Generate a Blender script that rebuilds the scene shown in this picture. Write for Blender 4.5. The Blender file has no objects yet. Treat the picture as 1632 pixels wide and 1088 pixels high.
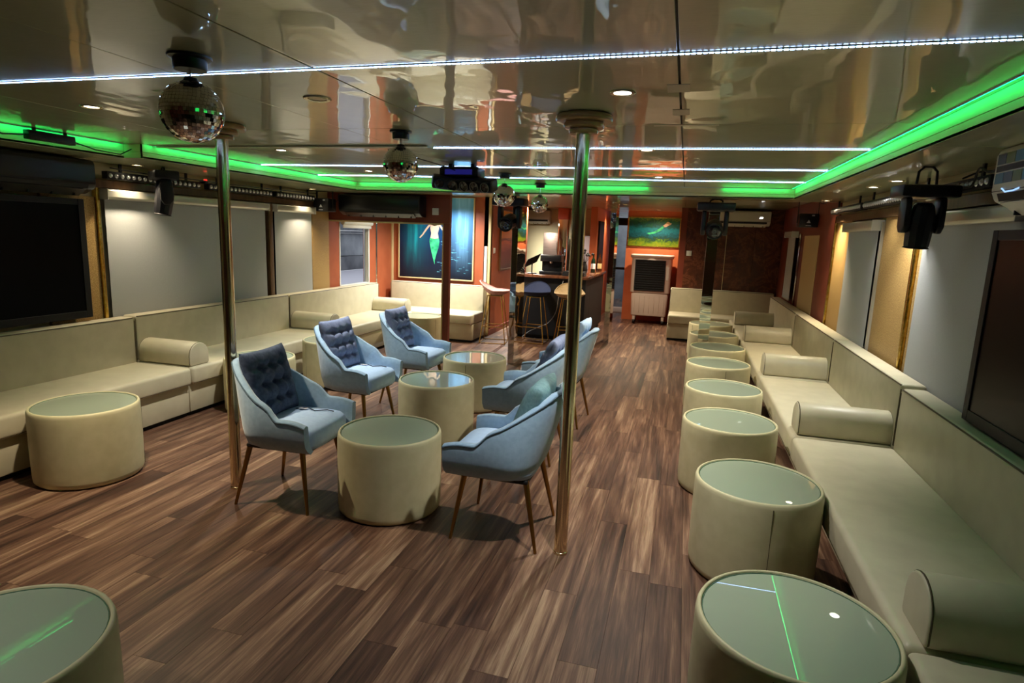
import bpy, bmesh, math, random
from mathutils import Matrix, Vector
random.seed(7)
PI = math.pi
S = bpy.context.scene
COL = S.collection

# ------------------------------------------------------------------ camera
F_PX, YAW, PITCH, ROLL, CAM_Z = 965.16, .271297, .175217, -.0378873, 1.6
def _cam():
    cy, sy, cp, sp = math.cos(YAW), math.sin(YAW), math.cos(PITCH), math.sin(PITCH)
    fwd = Vector((-sy*cp, cy*cp, -sp)); r0 = Vector((cy, sy, 0)); d0 = fwd.cross(r0)
    r = r0*math.cos(ROLL) + d0*math.sin(ROLL); d = -r0*math.sin(ROLL) + d0*math.cos(ROLL)
    cam = bpy.data.cameras.new('camera'); o = bpy.data.objects.new('camera', cam); COL.objects.link(o)
    m = Matrix(((r.x, -d.x, -fwd.x, 0), (r.y, -d.y, -fwd.y, 0), (r.z, -d.z, -fwd.z, CAM_Z), (0, 0, 0, 1)))
    o.matrix_world = m
    cam.sensor_width = 36; cam.lens = F_PX/1632*36; cam.clip_start = .05; cam.clip_end = 100
    S.camera = o
_cam()

# ------------------------------------------------------------------ world, exposure
w = bpy.data.worlds.new('world'); S.world = w; w.use_nodes = True
bg = w.node_tree.nodes['Background']; bg.inputs[0].default_value = (.74, .79, .86, 1); bg.inputs[1].default_value = 1.2
S.view_settings.view_transform = 'Standard'; S.view_settings.look = 'None'
S.view_settings.exposure = 0.04; S.view_settings.gamma = 1.0; S.view_settings.use_curve_mapping = False
S.cycles.use_denoising = True
S.cycles.max_bounces = 5; S.cycles.glossy_bounces = 4; S.cycles.diffuse_bounces = 3
S.cycles.use_adaptive_sampling = True; S.cycles.adaptive_threshold = .04
S.cycles.sample_clamp_indirect = 4.0
S.cycles.caustics_reflective = False; S.cycles.caustics_refractive = False

# strengths of the room's own lamps (used by the fixture builders below)
P_KEY, P_DOWN, P_SOFFIT = 108, 190, 36
LED_WHITE, LED_GREEN = 20, 34
COOL = (.80, .90, 1.0); NEUTRAL = (1, .95, .84); WARM = (1, .83, .58)

# ------------------------------------------------------------------ materials
def lin(c):
    c = c/255
    return c/12.92 if c <= .04045 else ((c+.055)/1.055)**2.4
def rgb(r, g, b): return (lin(r), lin(g), lin(b), 1)

def mat(name, col, rough=.5, metal=0, spec=.5, coat=0, coat_rough=.05, emit=None, estr=0, trans=0, ior=1.45, alpha=1):
    m = bpy.data.materials.new(name); m.use_nodes = True
    b = m.node_tree.nodes['Principled BSDF']
    b.inputs['Base Color'].default_value = col; b.inputs['Roughness'].default_value = rough
    b.inputs['Metallic'].default_value = metal; b.inputs['Specular IOR Level'].default_value = spec
    b.inputs['Coat Weight'].default_value = coat; b.inputs['Coat Roughness'].default_value = coat_rough
    b.inputs['Transmission Weight'].default_value = trans; b.inputs['IOR'].default_value = ior
    if emit:
        b.inputs['Emission Color'].default_value = emit; b.inputs['Emission Strength'].default_value = estr
    return m
class N:
    def __init__(s, m): s.t = m.node_tree; s.b = s.t.nodes['Principled BSDF']
    def n(s, kind, **kw):
        x = s.t.nodes.new(kind)
        for k, v in kw.items():
            if k.startswith('i_'): x.inputs[int(k[2:]) if k[2:].isdigit() else k[2:].replace('_', ' ')].default_value = v
            else: setattr(x, k, v)
        return x
    def l(s, a, ao, b, bi): s.t.links.new(a.outputs[ao], b.inputs[bi])
    def math(s, op, a, b=None):
        x = s.t.nodes.new('ShaderNodeMath'); x.operation = op
        for i, v in enumerate((a, b)):
            if v is None: continue
            if isinstance(v, tuple): s.t.links.new(v[0].outputs[v[1]], x.inputs[i])
            else: x.inputs[i].default_value = v
        return x
    def ramp(s, src, so, stops):
        r = s.t.nodes.new('ShaderNodeValToRGB'); e = r.color_ramp.elements
        while len(e) < len(stops): e.new(.5)
        for i, (p, c) in enumerate(stops): e[i].position = p; e[i].color = c
        s.l(src, so, r, 0); return r
    def bump(s, src, so, dist, strength=1.0):
        b = s.n('ShaderNodeBump'); b.inputs['Strength'].default_value = strength; b.inputs['Distance'].default_value = dist
        s.l(src, so, b, 'Height'); s.t.links.new(b.outputs[0], s.b.inputs['Normal']); return b
    def coords(s, kind='Object', scale=(1, 1, 1)):
        t = s.n('ShaderNodeTexCoord'); m = s.n('ShaderNodeMapping'); m.inputs['Scale'].default_value = scale
        s.l(t, kind, m, 0); return m
    def noise(s, co, scale, detail=3, rough=.5, dist=0):
        x = s.n('ShaderNodeTexNoise'); x.inputs['Scale'].default_value = scale; x.inputs['Detail'].default_value = detail
        x.inputs['Roughness'].default_value = rough; x.inputs['Distortion'].default_value = dist
        s.l(co, 0, x, 0); return x

def noisy(name, c1, c2, scale=40, rough=.6, bump=.0006, detail=4, stretch=(1, 1, 1), lo=.35, hi=.65, **kw):
    m = mat(name, c1, rough, **kw); g = N(m); co = g.coords('Object', stretch)
    x = g.noise(co, scale, detail); r = g.ramp(x, 0, [(lo, c1), (hi, c2)])
    g.t.links.new(r.outputs[0], g.b.inputs['Base Color'])
    if bump: g.bump(x, 0, bump)
    return m

def wood_floor():
    m = mat('floor_wood', (.2, .1, .06, 1), .42, spec=.45); g = N(m)
    geo = g.n('ShaderNodeNewGeometry'); oi = g.n('ShaderNodeObjectInfo')
    rnd = g.math('ADD', (oi, 'Random'), (geo, 'Random Per Island'))
    off = g.math('MULTIPLY', (rnd, 0), 53.0)
    cx = g.n('ShaderNodeCombineXYZ'); g.l(off, 0, cx, 2); g.l(off, 0, cx, 1)
    add = g.n('ShaderNodeVectorMath', operation='ADD'); g.l(geo, 'Position', add, 0); g.l(cx, 0, add, 1)
    def mp(sc):
        q = g.n('ShaderNodeMapping'); q.inputs['Scale'].default_value = sc; g.l(add, 0, q, 0); return q
    big = g.noise(mp((5.5, .5, 1)), 1.0, 4, .6, 1.4)
    mid = g.noise(mp((24, 1.1, 1)), 1.0, 4, .6, .6)
    fine = g.noise(mp((95, 2.6, 1)), 1.0, 5, .7, .2)
    hair = g.noise(mp((260, 7, 1)), 1.0, 2, .5)
    mix0 = g.math('ADD', (g.math('MULTIPLY', (big, 0), .42), 0), (g.math('MULTIPLY', (mid, 0), .33), 0))
    mix = g.math('ADD', (mix0, 0), (g.math('MULTIPLY', (fine, 0), .25), 0))
    wn = g.n('ShaderNodeTexWhiteNoise', noise_dimensions='1D'); g.l(off, 0, wn, 'W')
    sh = g.math('MULTIPLY', (g.math('SUBTRACT', (wn, 0), .5), 0), .085)
    v = g.math('ADD', (mix, 0), (sh, 0))
    r = g.ramp(v, 0, [(.35, rgb(40, 27, 22)), (.44, rgb(74, 50, 40)), (.51, rgb(99, 71, 56)), (.57, rgb(128, 98, 78)), (.64, rgb(166, 138, 112))])
    hr = g.ramp(hair, 0, [(.3, (.62, .6, .6, 1)), (.62, (1, 1, 1, 1))])
    mx = g.n('ShaderNodeMix', data_type='RGBA', blend_type='MULTIPLY'); mx.inputs[0].default_value = .75
    g.l(r, 0, mx, 6); g.l(hr, 0, mx, 7); g.t.links.new(mx.outputs[2], g.b.inputs['Base Color'])
    g.bump(fine, 0, .0006, .6)
    rr = g.ramp(fine, 0, [(.3, (.34, .34, .34, 1)), (.7, (.5, .5, .5, 1))]); g.t.links.new(rr.outputs[0], g.b.inputs['Roughness'])
    return m

def ceiling_gloss():
    m = mat('ceiling_laminate', rgb(150, 138, 104), .3, spec=.5, coat=.82, coat_rough=.015); g = N(m)
    g.b.inputs['Coat IOR'].default_value = 1.6
    co = g.coords('Object', (3, 60, 1)); x = g.noise(co, 6, 4, .6)
    r = g.ramp(x, 0, [(.3, rgb(178, 184, 144)), (.7, rgb(194, 199, 160))]); g.t.links.new(r.outputs[0], g.b.inputs['Base Color'])
    co2 = g.coords('Object', (1.1, .8, 1)); y = g.noise(co2, 2.2, 2, .5)
    co3 = g.coords('Object', (9, 3, 1)); y2 = g.noise(co3, 1.5, 1, .4)
    sm = g.math('ADD', (y, 0), (g.math('MULTIPLY', (y2, 0), .09), 0))
    bp = g.n('ShaderNodeBump'); bp.inputs['Strength'].default_value = 1; bp.inputs['Distance'].default_value = .006
    g.l(sm, 0, bp, 'Height'); g.t.links.new(bp.outputs[0], g.b.inputs['Coat Normal'])
    return m

M = {}
M['floor'] = wood_floor()
M['subfloor'] = mat('subfloor', rgb(30, 20, 16), .8)
M['ceil'] = ceiling_gloss()
M['seam'] = mat('seam', rgb(46, 30, 22), .6)
M['leather'] = noisy('cream_leather', rgb(196, 188, 162), rgb(204, 196, 170), 9, .42, .0, 3)
def leather_bump():
    g = N(M['leather']); co = g.coords('Object', (1, 1, 1)); x = g.noise(co, 260, 2); y = g.noise(co, 5, 2)
    s = g.math('ADD', (g.math('MULTIPLY', (x, 0), .04), 0), (y, 0)); g.bump(s, 0, .006, .5)
leather_bump()
M['piping'] = mat('leather_piping', rgb(84, 74, 54), .5)
M['drum'] = noisy('drum_leather', rgb(202, 195, 156), rgb(210, 203, 166), 14, .5, .0008, 3)
M['glass_top'] = mat('backed_glass', rgb(160, 174, 154), .28, spec=.5, coat=1, coat_rough=.01)
M['glass_edge'] = mat('glass_edge', rgb(92, 120, 100), .1, spec=.6)
M['black'] = mat('black_plastic', rgb(20, 20, 24), .38)
M['matte_black'] = mat('matte_black', rgb(13, 13, 15), .6)
M['toe'] = mat('toe_black', rgb(12, 11, 10), .7)
M['velvet'] = noisy('blue_velvet', rgb(146, 178, 208), rgb(158, 190, 218), 40, .85, .0005, 4)
M['velvet'].node_tree.nodes['Principled BSDF'].inputs['Sheen Weight'].default_value = .5
M['velvet_light'] = noisy('pale_blue_velvet', rgb(172, 200, 236), rgb(182, 210, 243), 40, .85, .0005, 4)
M['velvet_seam'] = mat('velvet_piping', rgb(84, 108, 126), .7)
M['cush_dark'] = noisy('slate_cushion', rgb(62, 76, 104), rgb(80, 95, 124), 60, .75, .0006)
M['cush_mid'] = noisy('greyblue_cushion', rgb(112, 124, 158), rgb(128, 140, 172), 60, .75, .0006)
M['cush_teal'] = noisy('teal_cushion', rgb(104, 142, 150), rgb(122, 160, 168), 60, .75, .0006)
M['ribbon'] = mat('ribbon', rgb(40, 48, 66), .6)
M['tag'] = mat('tag', rgb(190, 190, 196), .6)
M['leg'] = mat('bronze_leg', rgb(150, 116, 66), .32, metal=1)
M['gold'] = mat('gold_wire', rgb(205, 165, 90), .25, metal=1)
M['gold_trim'] = noisy('gold_foil', rgb(190, 150, 60), rgb(225, 190, 100), 30, .25, .003, metal=1)
M['chrome_trim'] = mat('chrome_trim', rgb(215, 210, 200), .12, metal=1)
def pole_mat():
    m = mat('polished_steel', rgb(226, 210, 176), .16, metal=1); g = N(m)
    co = g.coords('Object', (30, 30, .6)); x = g.noise(co, 1.3, 3); g.bump(x, 0, .004, .6); return m
M['pole'] = pole_mat()
M['mirror'] = mat('mirror', rgb(222, 218, 208), .03, metal=1)
def mirror_wavy():
    g = N(M['mirror']); co = g.coords('Object', (2, 2, 5)); x = g.noise(co, 1.4, 1); g.bump(x, 0, .006, .5)
mirror_wavy()
M['tile_mirror'] = mat('mirror_tile', rgb(225, 225, 225), .02, metal=1)
M['cap'] = noisy('wood_cap', rgb(172, 138, 88), rgb(188, 154, 102), 18, .3, 0, stretch=(1, 1, 6), coat=.5)
M['terra'] = noisy('terracotta_paint', rgb(158, 80, 48), rgb(168, 88, 54), 5, .45, .0004)
M['terra_dark'] = noisy('oxblood_paint', rgb(122, 56, 40), rgb(132, 62, 44), 5, .45, .0004)
M['orange'] = noisy('orange_paint', rgb(192, 102, 62), rgb(200, 110, 70), 5, .5, .0004)
def marble():
    m = mat('brown_marble', rgb(84, 44, 30), .25, spec=.5); g = N(m); co = g.coords('Object', (1, 1, 1))
    x = g.noise(co, 2.2, 8, .7, 1.5); r = g.ramp(x, 0, [(.35, rgb(62, 32, 22)), (.5, rgb(92, 50, 34)), (.53, rgb(122, 72, 48)), (.57, rgb(86, 46, 32)), (.7, rgb(74, 38, 26))])
    g.t.links.new(r.outputs[0], g.b.inputs['Base Color']); return m
M['marble'] = marble()
def glitter():
    m = mat('gold_glitter_paper', rgb(178, 142, 84), .45); g = N(m); co = g.coords('Object')
    x = g.noise(co, 170, 3, .7); r = g.ramp(x, 0, [(.36, rgb(132, 98, 52)), (.5, rgb(178, 142, 84)), (.64, rgb(222, 190, 128))])
    g.t.links.new(r.outputs[0], g.b.inputs['Base Color']); g.bump(x, 0, .002, .8); return m
M['glitter'] = glitter()
M['brown_wood'] = noisy('brown_trim_wood', rgb(96, 70, 46), rgb(116, 86, 58), 6, .4, 0, stretch=(1, 6, 1))
M['cream_wall'] = mat('cream_paint', rgb(226, 214, 172), .6)
M['cream_trim'] = mat('cream_trim', rgb(216, 190, 136), .45)
def blind_mat():
    m = mat('blind_fabric', rgb(206, 208, 204), .85); g = N(m); co = g.coords('Object', (1, 1, 1))
    x = g.noise(co, 300, 2); r = g.ramp(x, 0, [(.3, rgb(176, 179, 180)), (.7, rgb(190, 193, 194))]); g.t.links.new(r.outputs[0], g.b.inputs['Base Color']); return m
M['blind'] = blind_mat()
M['alu'] = mat('cassette_aluminium', rgb(196, 192, 178), .3, metal=.4)
M['screen'] = mat('screen_glass', rgb(4, 4, 5), .3, spec=.12)
M['bezel'] = mat('bezel', rgb(10, 10, 13), .55)
M['lens'] = mat('lens_glass', rgb(210, 212, 216), .12, metal=.6)
M['dark_lens'] = mat('dark_lens', rgb(26, 28, 34), .06, spec=.8)
M['white_plastic'] = mat('white_plastic', rgb(224, 224, 216), .35)
M['ac_black'] = mat('ac_black', rgb(16, 16, 18), .3)
M['ac_slot'] = mat('vent_slot', rgb(8, 8, 9), .6)
M['concrete'] = noisy('quay_concrete', rgb(112, 116, 122), rgb(164, 168, 172), 1.2, .9, .01, 8)
M['concrete_dark'] = noisy('quay_concrete_stained', rgb(78, 80, 86), rgb(120, 122, 126), 1.6, .9, .01, 8)
M['deck'] = mat('pale_deck', rgb(206, 204, 214), .7)
M['pane'] = mat('window_glass', (1, 1, 1, 1), .02, trans=1, ior=1.02)
M['dark_pane'] = mat('dark_window', rgb(18, 22, 28), .05, spec=.6)
M['cooler'] = mat('cooler_plastic', rgb(198, 182, 170), .45)
M['cooler_dark'] = mat('cooler_grille', rgb(26, 30, 34), .4)
M['steel'] = noisy('brushed_steel', rgb(120, 104, 96), rgb(136, 120, 110), 4, .4, 0, stretch=(1, 1, 20), metal=.8)
M['pale_steel'] = mat('pale_steel', rgb(150, 148, 150), .4)
M['navy_velvet'] = mat('navy_velvet', rgb(26, 36, 66), .8)
M['pink_velvet'] = noisy('pink_velvet', rgb(190, 140, 136), rgb(206, 156, 150), 30, .8, .0004)
M['beige_velvet'] = noisy('beige_velvet', rgb(190, 164, 124), rgb(204, 178, 138), 30, .8, .0004)
M['bar_black'] = mat('bar_black', rgb(11, 10, 11), .55)
M['bar_top'] = noisy('bar_top_wood', rgb(92, 54, 36), rgb(120, 74, 48), 5, .25, 0, stretch=(8, 1, 1), coat=.5)
M['bottle_green'] = mat('bottle_green', rgb(24, 44, 30), .08, spec=.7)
M['bottle_amber'] = mat('bottle_amber', rgb(70, 36, 18), .08, spec=.7)
M['cable'] = mat('cable_black', rgb(12, 12, 13), .5)
M['cable_white'] = mat('cable_grey', rgb(150, 146, 142), .5)
M['led_w'] = mat('led_white', (1, 1, 1, 1), .4, emit=(.36, .58, 1, 1), estr=LED_WHITE)
M['led_g'] = mat('led_green', (0, 1, .2, 1), .4, emit=(.0, 1, .22, 1), estr=LED_GREEN)
M['led_pcb'] = mat('led_tape', rgb(214, 220, 228), .4)
M['led_off'] = mat('led_unlit', rgb(190, 190, 170), .3)
M['lamp_w'] = mat('lamp_cool', (1, 1, 1, 1), .4, emit=(1, .98, .92, 1), estr=18)
M['lamp_y'] = mat('lamp_warm', (1, 1, 1, 1), .4, emit=(1, .86, .6, 1), estr=14)
M['lamp_off'] = mat('lamp_unlit', rgb(196, 170, 110), .3)
M['ring'] = mat('lamp_ring', rgb(206, 196, 160), .25, metal=.7)
M['uv'] = mat('display_glow', rgb(30, 30, 110), .3, emit=(.08, .07, 1, 1), estr=.1)
M['disp'] = mat('ac_display', (1, 1, 1, 1), .3, emit=(1, 1, 1, 1), estr=5)
M['disp_blue'] = mat('ac_blue_line', rgb(120, 170, 230), .3, emit=(.35, .6, 1, 1), estr=1.2)
M['red_dot'] = mat('red_indicator', rgb(160, 20, 20), .4, emit=(1, .05, .03, 1), estr=1.0)
M['print_white'] = mat('print_white', rgb(226, 228, 232), .6)
M['skin'] = mat('print_skin', rgb(226, 184, 152), .5)
M['tail'] = noisy('print_tail', rgb(20, 120, 84), rgb(64, 190, 120), 14, .5, 0)
M['hair'] = mat('print_hair', rgb(120, 60, 34), .5)
M['fish'] = mat('print_fish', rgb(86, 150, 170), .5)

# ------------------------------------------------------------------ mesh building
class MB:
    def __init__(s): s.v = []; s.f = []
    def add(s, vs, fs):
        k = len(s.v); s.v += [tuple(p) for p in vs]; s.f += [[i+k for i in f] for f in fs]; return s
    def box(s, x0, x1, y0, y1, z0, z1):
        return s.add([(x0, y0, z0), (x1, y0, z0), (x1, y1, z0), (x0, y1, z0), (x0, y0, z1), (x1, y0, z1), (x1, y1, z1), (x0, y1, z1)],
                     [[0, 3, 2, 1], [4, 5, 6, 7], [0, 1, 5, 4], [1, 2, 6, 5], [2, 3, 7, 6], [3, 0, 4, 7]])
    def prism(s, poly, axis, a, b):
        def p(u, v, t): return {'x': (t, u, v), 'y': (u, t, v), 'z': (u, v, t)}[axis]
        n = len(poly)
        return s.add([p(u, v, a) for u, v in poly] + [p(u, v, b) for u, v in poly],
                     [list(range(n))[::-1], list(range(n, 2*n))] + [[i, (i+1) % n, n+(i+1) % n, n+i] for i in range(n)])
    def lathe(s, prof, c=(0, 0, 0), n=32, axis='z', a0=0, a1=2*PI):
        vs = []; full = abs(a1-a0-2*PI) < 1e-6; m = n if full else n+1
        for i in range(m):
            a = a0+(a1-a0)*i/n; ca, sa = math.cos(a), math.sin(a)
            for r, z in prof:
                p = {'z': (r*ca, r*sa, z), 'y': (r*ca, z, r*sa), 'x': (z, r*ca, r*sa)}[axis]
                vs.append((p[0]+c[0], p[1]+c[1], p[2]+c[2]))
        k = len(prof); fs = []
        for i in range(n):
            j = (i+1) % m
            for q in range(k-1): fs.append([i*k+q, j*k+q, j*k+q+1, i*k+q+1])
        return s.add(vs, fs)
    def tube(s, pts, r, n=8, closed=False):
        P = [Vector(p) for p in pts]; m = len(P); vs = []; up = None
        rr = r if isinstance(r, (list, tuple)) else [r]*m
        for i in range(m):
            a = P[(i-1) % m] if (closed or i > 0) else P[i]; b = P[(i+1) % m] if (closed or i < m-1) else P[i]
            t = (b-a).normalized()
            if up is None:
                up = Vector((0, 0, 1)) if abs(t.z) < .9 else Vector((1, 0, 0))
            u = t.cross(up).normalized(); up = u.cross(t).normalized()
            for k in range(n):
                q = 2*PI*k/n; vs.append(P[i]+(u*math.cos(q)+up*math.sin(q))*rr[i])
        fs = []
        for i in range(m if closed else m-1):
            j = (i+1) % m
            for k in range(n): fs.append([i*n+k, i*n+(k+1) % n, j*n+(k+1) % n, j*n+k])
        if not closed: fs += [list(range(n))[::-1], [(m-1)*n+k for k in range(n)]]
        return s.add(vs, fs)
    def grid(s, fn, nu, nv, closed_u=False):
        m = nu if closed_u else nu+1
        vs = [fn(i/nu, j/nv) for i in range(m) for j in range(nv+1)]; k = nv+1
        return s.add(vs, [[i*k+j, ((i+1) % m)*k+j, ((i+1) % m)*k+j+1, i*k+j+1] for i in range(nu) for j in range(nv)])
    def move(s, fn): s.v = [tuple(fn(*p)) for p in s.v]; return s
    def mesh(s, name, m=None, bevel=0, seg=2, smooth=True, angle=40, merge=0):
        me = bpy.data.meshes.new(name); me.from_pydata(s.v, [], s.f)
        bm = bmesh.new(); bm.from_mesh(me)
        if merge: bmesh.ops.remove_doubles(bm, verts=bm.verts, dist=merge)
        bmesh.ops.recalc_face_normals(bm, faces=bm.faces)
        if bevel:
            es = [e for e in bm.edges if len(e.link_faces) == 2 and e.calc_face_angle(0) > math.radians(25)]
            bmesh.ops.bevel(bm, geom=es, offset=bevel, segments=seg, profile=.5, affect='EDGES', clamp_overlap=True)
        bm.to_mesh(me); bm.free()
        if smooth:
            me.shade_smooth(); me.set_sharp_from_angle(angle=math.radians(angle))
        if m: me.materials.append(M[m] if isinstance(m, str) else m)
        return me
    def build(s, name, m, parent=None, loc=(0, 0, 0), **kw):
        o = bpy.data.objects.new(name, s.mesh(name, m, **kw)); COL.objects.link(o)
        if parent: o.parent = parent
        o.location = loc; return o

def tag(o, label, cat, group=None, kind=None):
    if label: o['label'] = label
    if cat: o['category'] = cat
    if group: o['group'] = group
    if kind: o['kind'] = kind
    return o
def thing(name, label, cat, loc=(0, 0, 0), rz=0, group=None):
    o = bpy.data.objects.new(name, None); COL.objects.link(o); o.location = loc; o.rotation_euler = (0, 0, rz)
    o.empty_display_size = .05
    return tag(o, label, cat, group)
def dup(root, loc, rz=0, label=None, skip=()):
    r = root.copy(); COL.objects.link(r); r.location = loc; r.rotation_euler = (0, 0, rz)
    if label: r['label'] = label
    for ch in root.children:
        if ch.name.split('.')[0] in skip: continue
        c = ch.copy(); COL.objects.link(c); c.parent = r
        for g in ch.children:
            d = g.copy(); COL.objects.link(d); d.parent = c
    return r
def struct(o, label=None): o['kind'] = 'structure'; return o
def rrect(w, h, r, n=5, cx=0, cy=0):
    p = []
    for sx, sy, a in ((1, 1, 0), (-1, 1, 90), (-1, -1, 180), (1, -1, 270)):
        for i in range(n+1):
            q = math.radians(a+90*i/n); p.append((cx+sx*(w/2-r)+r*math.cos(q), cy+sy*(h/2-r)+r*math.sin(q)))
    return p

# ------------------------------------------------------------------ room dimensions
ZC, ZS = 2.142, 2.042                 # tray ceiling, lower soffit
XL, XR = -4.60, 1.50                  # side walls
TX0, TX1, TY1 = -3.85, .98, 6.65      # tray edges
Y0 = -2.6

# ------------------------------------------------------------------ floor
fl = struct(MB().box(XL-.1, XR+.1, Y0, 16.0, -.06, -.012).build('floor', 'subfloor'))
PWD, PLN = .152, 1.22
def plank_mesh(w, l):
    b = .0006; x, y = w/2, l/2
    return MB().add([(-x, -y, -.012), (x, -y, -.012), (x, y, -.012), (-x, y, -.012), (-x+b, -y+b, 0), (x-b, -y+b, 0), (x-b, y-b, 0), (-x+b, y-b, 0)],
                    [[4, 5, 6, 7], [0, 1, 5, 4], [1, 2, 6, 5], [2, 3, 7, 6], [3, 0, 4, 7]])
pm = plank_mesh(PWD, PLN).mesh('plank', 'floor', smooth=False)
spots = []
rows = int((XR-XL)/PWD)+1
for r in range(rows):
    x = XL+PWD*(r+.5); y = Y0-random.random()*PLN
    while y < 15.5:
        spots.append((x, y+PLN/2)); y += PLN
def seen(x, y): return -3.95 < x < .95 and y+PLN/2 > .9 and x > -1.15*y-.2
near = sorted([p for p in spots if seen(*p)], key=lambda p: p[0]**2+p[1]**2)[:296]
for x, y in near:
    o = bpy.data.objects.new('plank', pm); COL.objects.link(o); o.parent = fl; o.location = (x, y, 0)
ns = set(near); rest = MB()
for x, y in spots:
    if (x, y) not in ns:
        q = plank_mesh(PWD, PLN); q.move(lambda a, b, c: (a+x, b+y, c)); rest.add(q.v, q.f)
tag(rest.build('plank_field', 'floor', fl, smooth=False), None, None, kind='stuff')

# ------------------------------------------------------------------ ceiling: glossy panels in a tray, lower soffit around it
ce = struct(MB().box(XL-.1, XR+.1, Y0, 16.0, ZC+.012, ZC+.1).build('ceiling', 'seam'))
TXN, YK = -4.02, 3.65                # the left step sits further out nearer than YK
cxs = [TX0, -3.11, -1.89, -1.30, -.07, TX1]; cys = [Y0, .66, 3.13, 5.57, TY1]
gap = [.002, .003, .003, .008, .007, .0]
for i in range(len(cxs)-1):
    for j in range(len(cys)-1):
        spans = [(cxs[i], cys[j], cys[j+1])]
        if i == 0: spans = [(TXN, cys[j], cys[j+1])] if cys[j+1] < YK else ([(TXN, cys[j], YK), (TX0, YK, cys[j+1])] if cys[j] < YK else spans)
        for xa, ya, yb in spans:
            MB().box(xa+gap[i]/2, cxs[i+1]-gap[i+1]/2, ya+.0015, yb-.0015, ZC, ZC+.012).build('ceiling_panel', 'ceil', ce, bevel=.0012, seg=1)
def soffit(x0, x1, y0, y1):
    MB().box(x0, x1, y0, y1, ZS, ZS+.015).build('soffit_panel', 'ceil', ce, bevel=.0012, seg=1)
for ya, yb in ((Y0, .66), (.66, 3.13), (3.13, 5.57), (5.57, 7.0)): soffit(TX1, XR, ya+.0015, yb-.0015)
for xa, ya, yb in ((TXN, Y0, .66), (TXN, .66, 3.13), (TXN, 3.13, YK), (TX0, YK, 5.57), (TX0, 5.57, 7.0)): soffit(XL, xa, ya+.0015, yb-.0015)
for xa, xb in ((TX0, -2.6), (-2.6, -1.3), (-1.3, -.07), (-.07, TX1)): soffit(xa+.0015, xb-.0015, TY1, 7.0)
for xa, xb in ((XL, -2.6), (-2.6, -1.3), (-1.3, -.07), (-.07, XR)):
    for ya, yb in ((7.02, 8.2), (8.2, 10.4), (10.4, 12.8), (12.8, 15.5)):
        MB().box(xa+.0015, xb-.0015, ya+.0015, yb-.0015, ZC, ZC+.012).build('ceiling_panel', 'ceil', ce, bevel=.0012, seg=1)
struct(MB().box(XL, XR, 7.0, 7.02, ZS, ZC).build('trim_10', 'cream_wall', bevel=.001, seg=1))
# step faces of the tray: an upper and a lower board with a joint between
def step(name, x0, x1, y0, y1):
    o = struct(MB().box(x0, x1, y0, y1, ZS+.046, ZC).build(name, 'cream_wall', bevel=.001, seg=1))
    MB().box(x0, x1, y0, y1, ZS+.001, ZS+.0435).build('lower_board', 'cream_wall', o, bevel=.001, seg=1)
    return o
step('trim_1', TX1, TX1+.02, Y0, TY1); step('trim_2', TX0-.02, TX0, YK, TY1); step('trim_8', TXN-.02, TXN, Y0, YK); step('trim_9', TXN, TX0-.001, YK, YK+.02)
step('trim_3', TX0, TX1, TY1, TY1+.02)

# ------------------------------------------------------------------ LED tapes
def led_tape(name, label, p0, p1, drop, led, group, dz=.004, pitch=.0167, skip=None, inward=False):
    a, b = Vector(p0), Vector(p1); L = (b-a).length; d = (b-a).normalized()
    t = thing(name, label, 'led strip', a, 0, group)
    side = Vector((-d.y, d.x, 0))
    def blk(mb, s0, s1, hw, z0, z1, lamp=False):
        vs = [];
        for z in (z0, z1):
            for s, q in ((s0, -hw), (s1, -hw), (s1, hw), (s0, hw)):
                p = d*s+side*q; vs.append((p.x, p.y, z))
        mb.add(vs, [[0, 3, 2, 1], [0, 1, 5, 4], [2, 3, 7, 6]] if lamp else [[0, 3, 2, 1], [4, 5, 6, 7], [0, 1, 5, 4], [1, 2, 6, 5], [2, 3, 7, 6], [3, 0, 4, 7]])
    def lip(mb, s0, s1, q0, q1, z0, z1, faces):
        vs = []
        for z in (z0, z1):
            for s, q in ((s0, q0), (s1, q0), (s1, q1), (s0, q1)):
                p = d*s+side*q; vs.append((p.x, p.y, z))
        mb.add(vs, faces)
    if inward:                        # added lip, diodes turned to the step face, to cut green spill
        m = MB(); lip(m, 0, L, -.001, .001, -.006, -.0002, [[0, 3, 2, 1], [4, 5, 6, 7], [0, 1, 5, 4], [1, 2, 6, 5], [2, 3, 7, 6], [3, 0, 4, 7]]); m.build('added_spill_lip', 'led_pcb', t, smooth=False)
        m = MB()
        for i in range(int(L/pitch)):
            s = (i+.5)*pitch
            if skip and skip[0] < s < skip[1]: continue
            lip(m, s-.0055, s+.0055, .001, .003, -.0056, -.001, [[0, 3, 2, 1], [2, 3, 7, 6]])
        tag(m.build('diodes', led, t, smooth=False), None, None, kind='stuff')
        return t
    m = MB(); blk(m, 0, L, .006, -drop-.002, -drop); m.build('tape', 'led_pcb', t, smooth=False)
    m = MB(); n = int(L/pitch)
    for i in range(n):
        s = (i+.5)*pitch
        if skip and skip[0] < s < skip[1]: continue
        blk(m, s-.0055, s+.0055, .003, -drop-dz, -drop-.002, True)
    tag(m.build('diodes', led, t, smooth=False), None, None, kind='stuff')
    return t
GW = 'white ceiling LED strips'
led_tape('led_strip', 'brightest bluish-white LED strip crossing the whole ceiling nearest the camera', (TXN+.01, 1.985, ZC), (TX1-.01, 1.95, ZC), .0004, 'led_w', GW)
led_tape('led_strip', 'white LED strip just beyond the pole caps, its left half unlit', (-1.66, 3.85, ZC), (TX1-.02, 3.94, ZC), .0004, 'led_w', GW)
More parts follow.
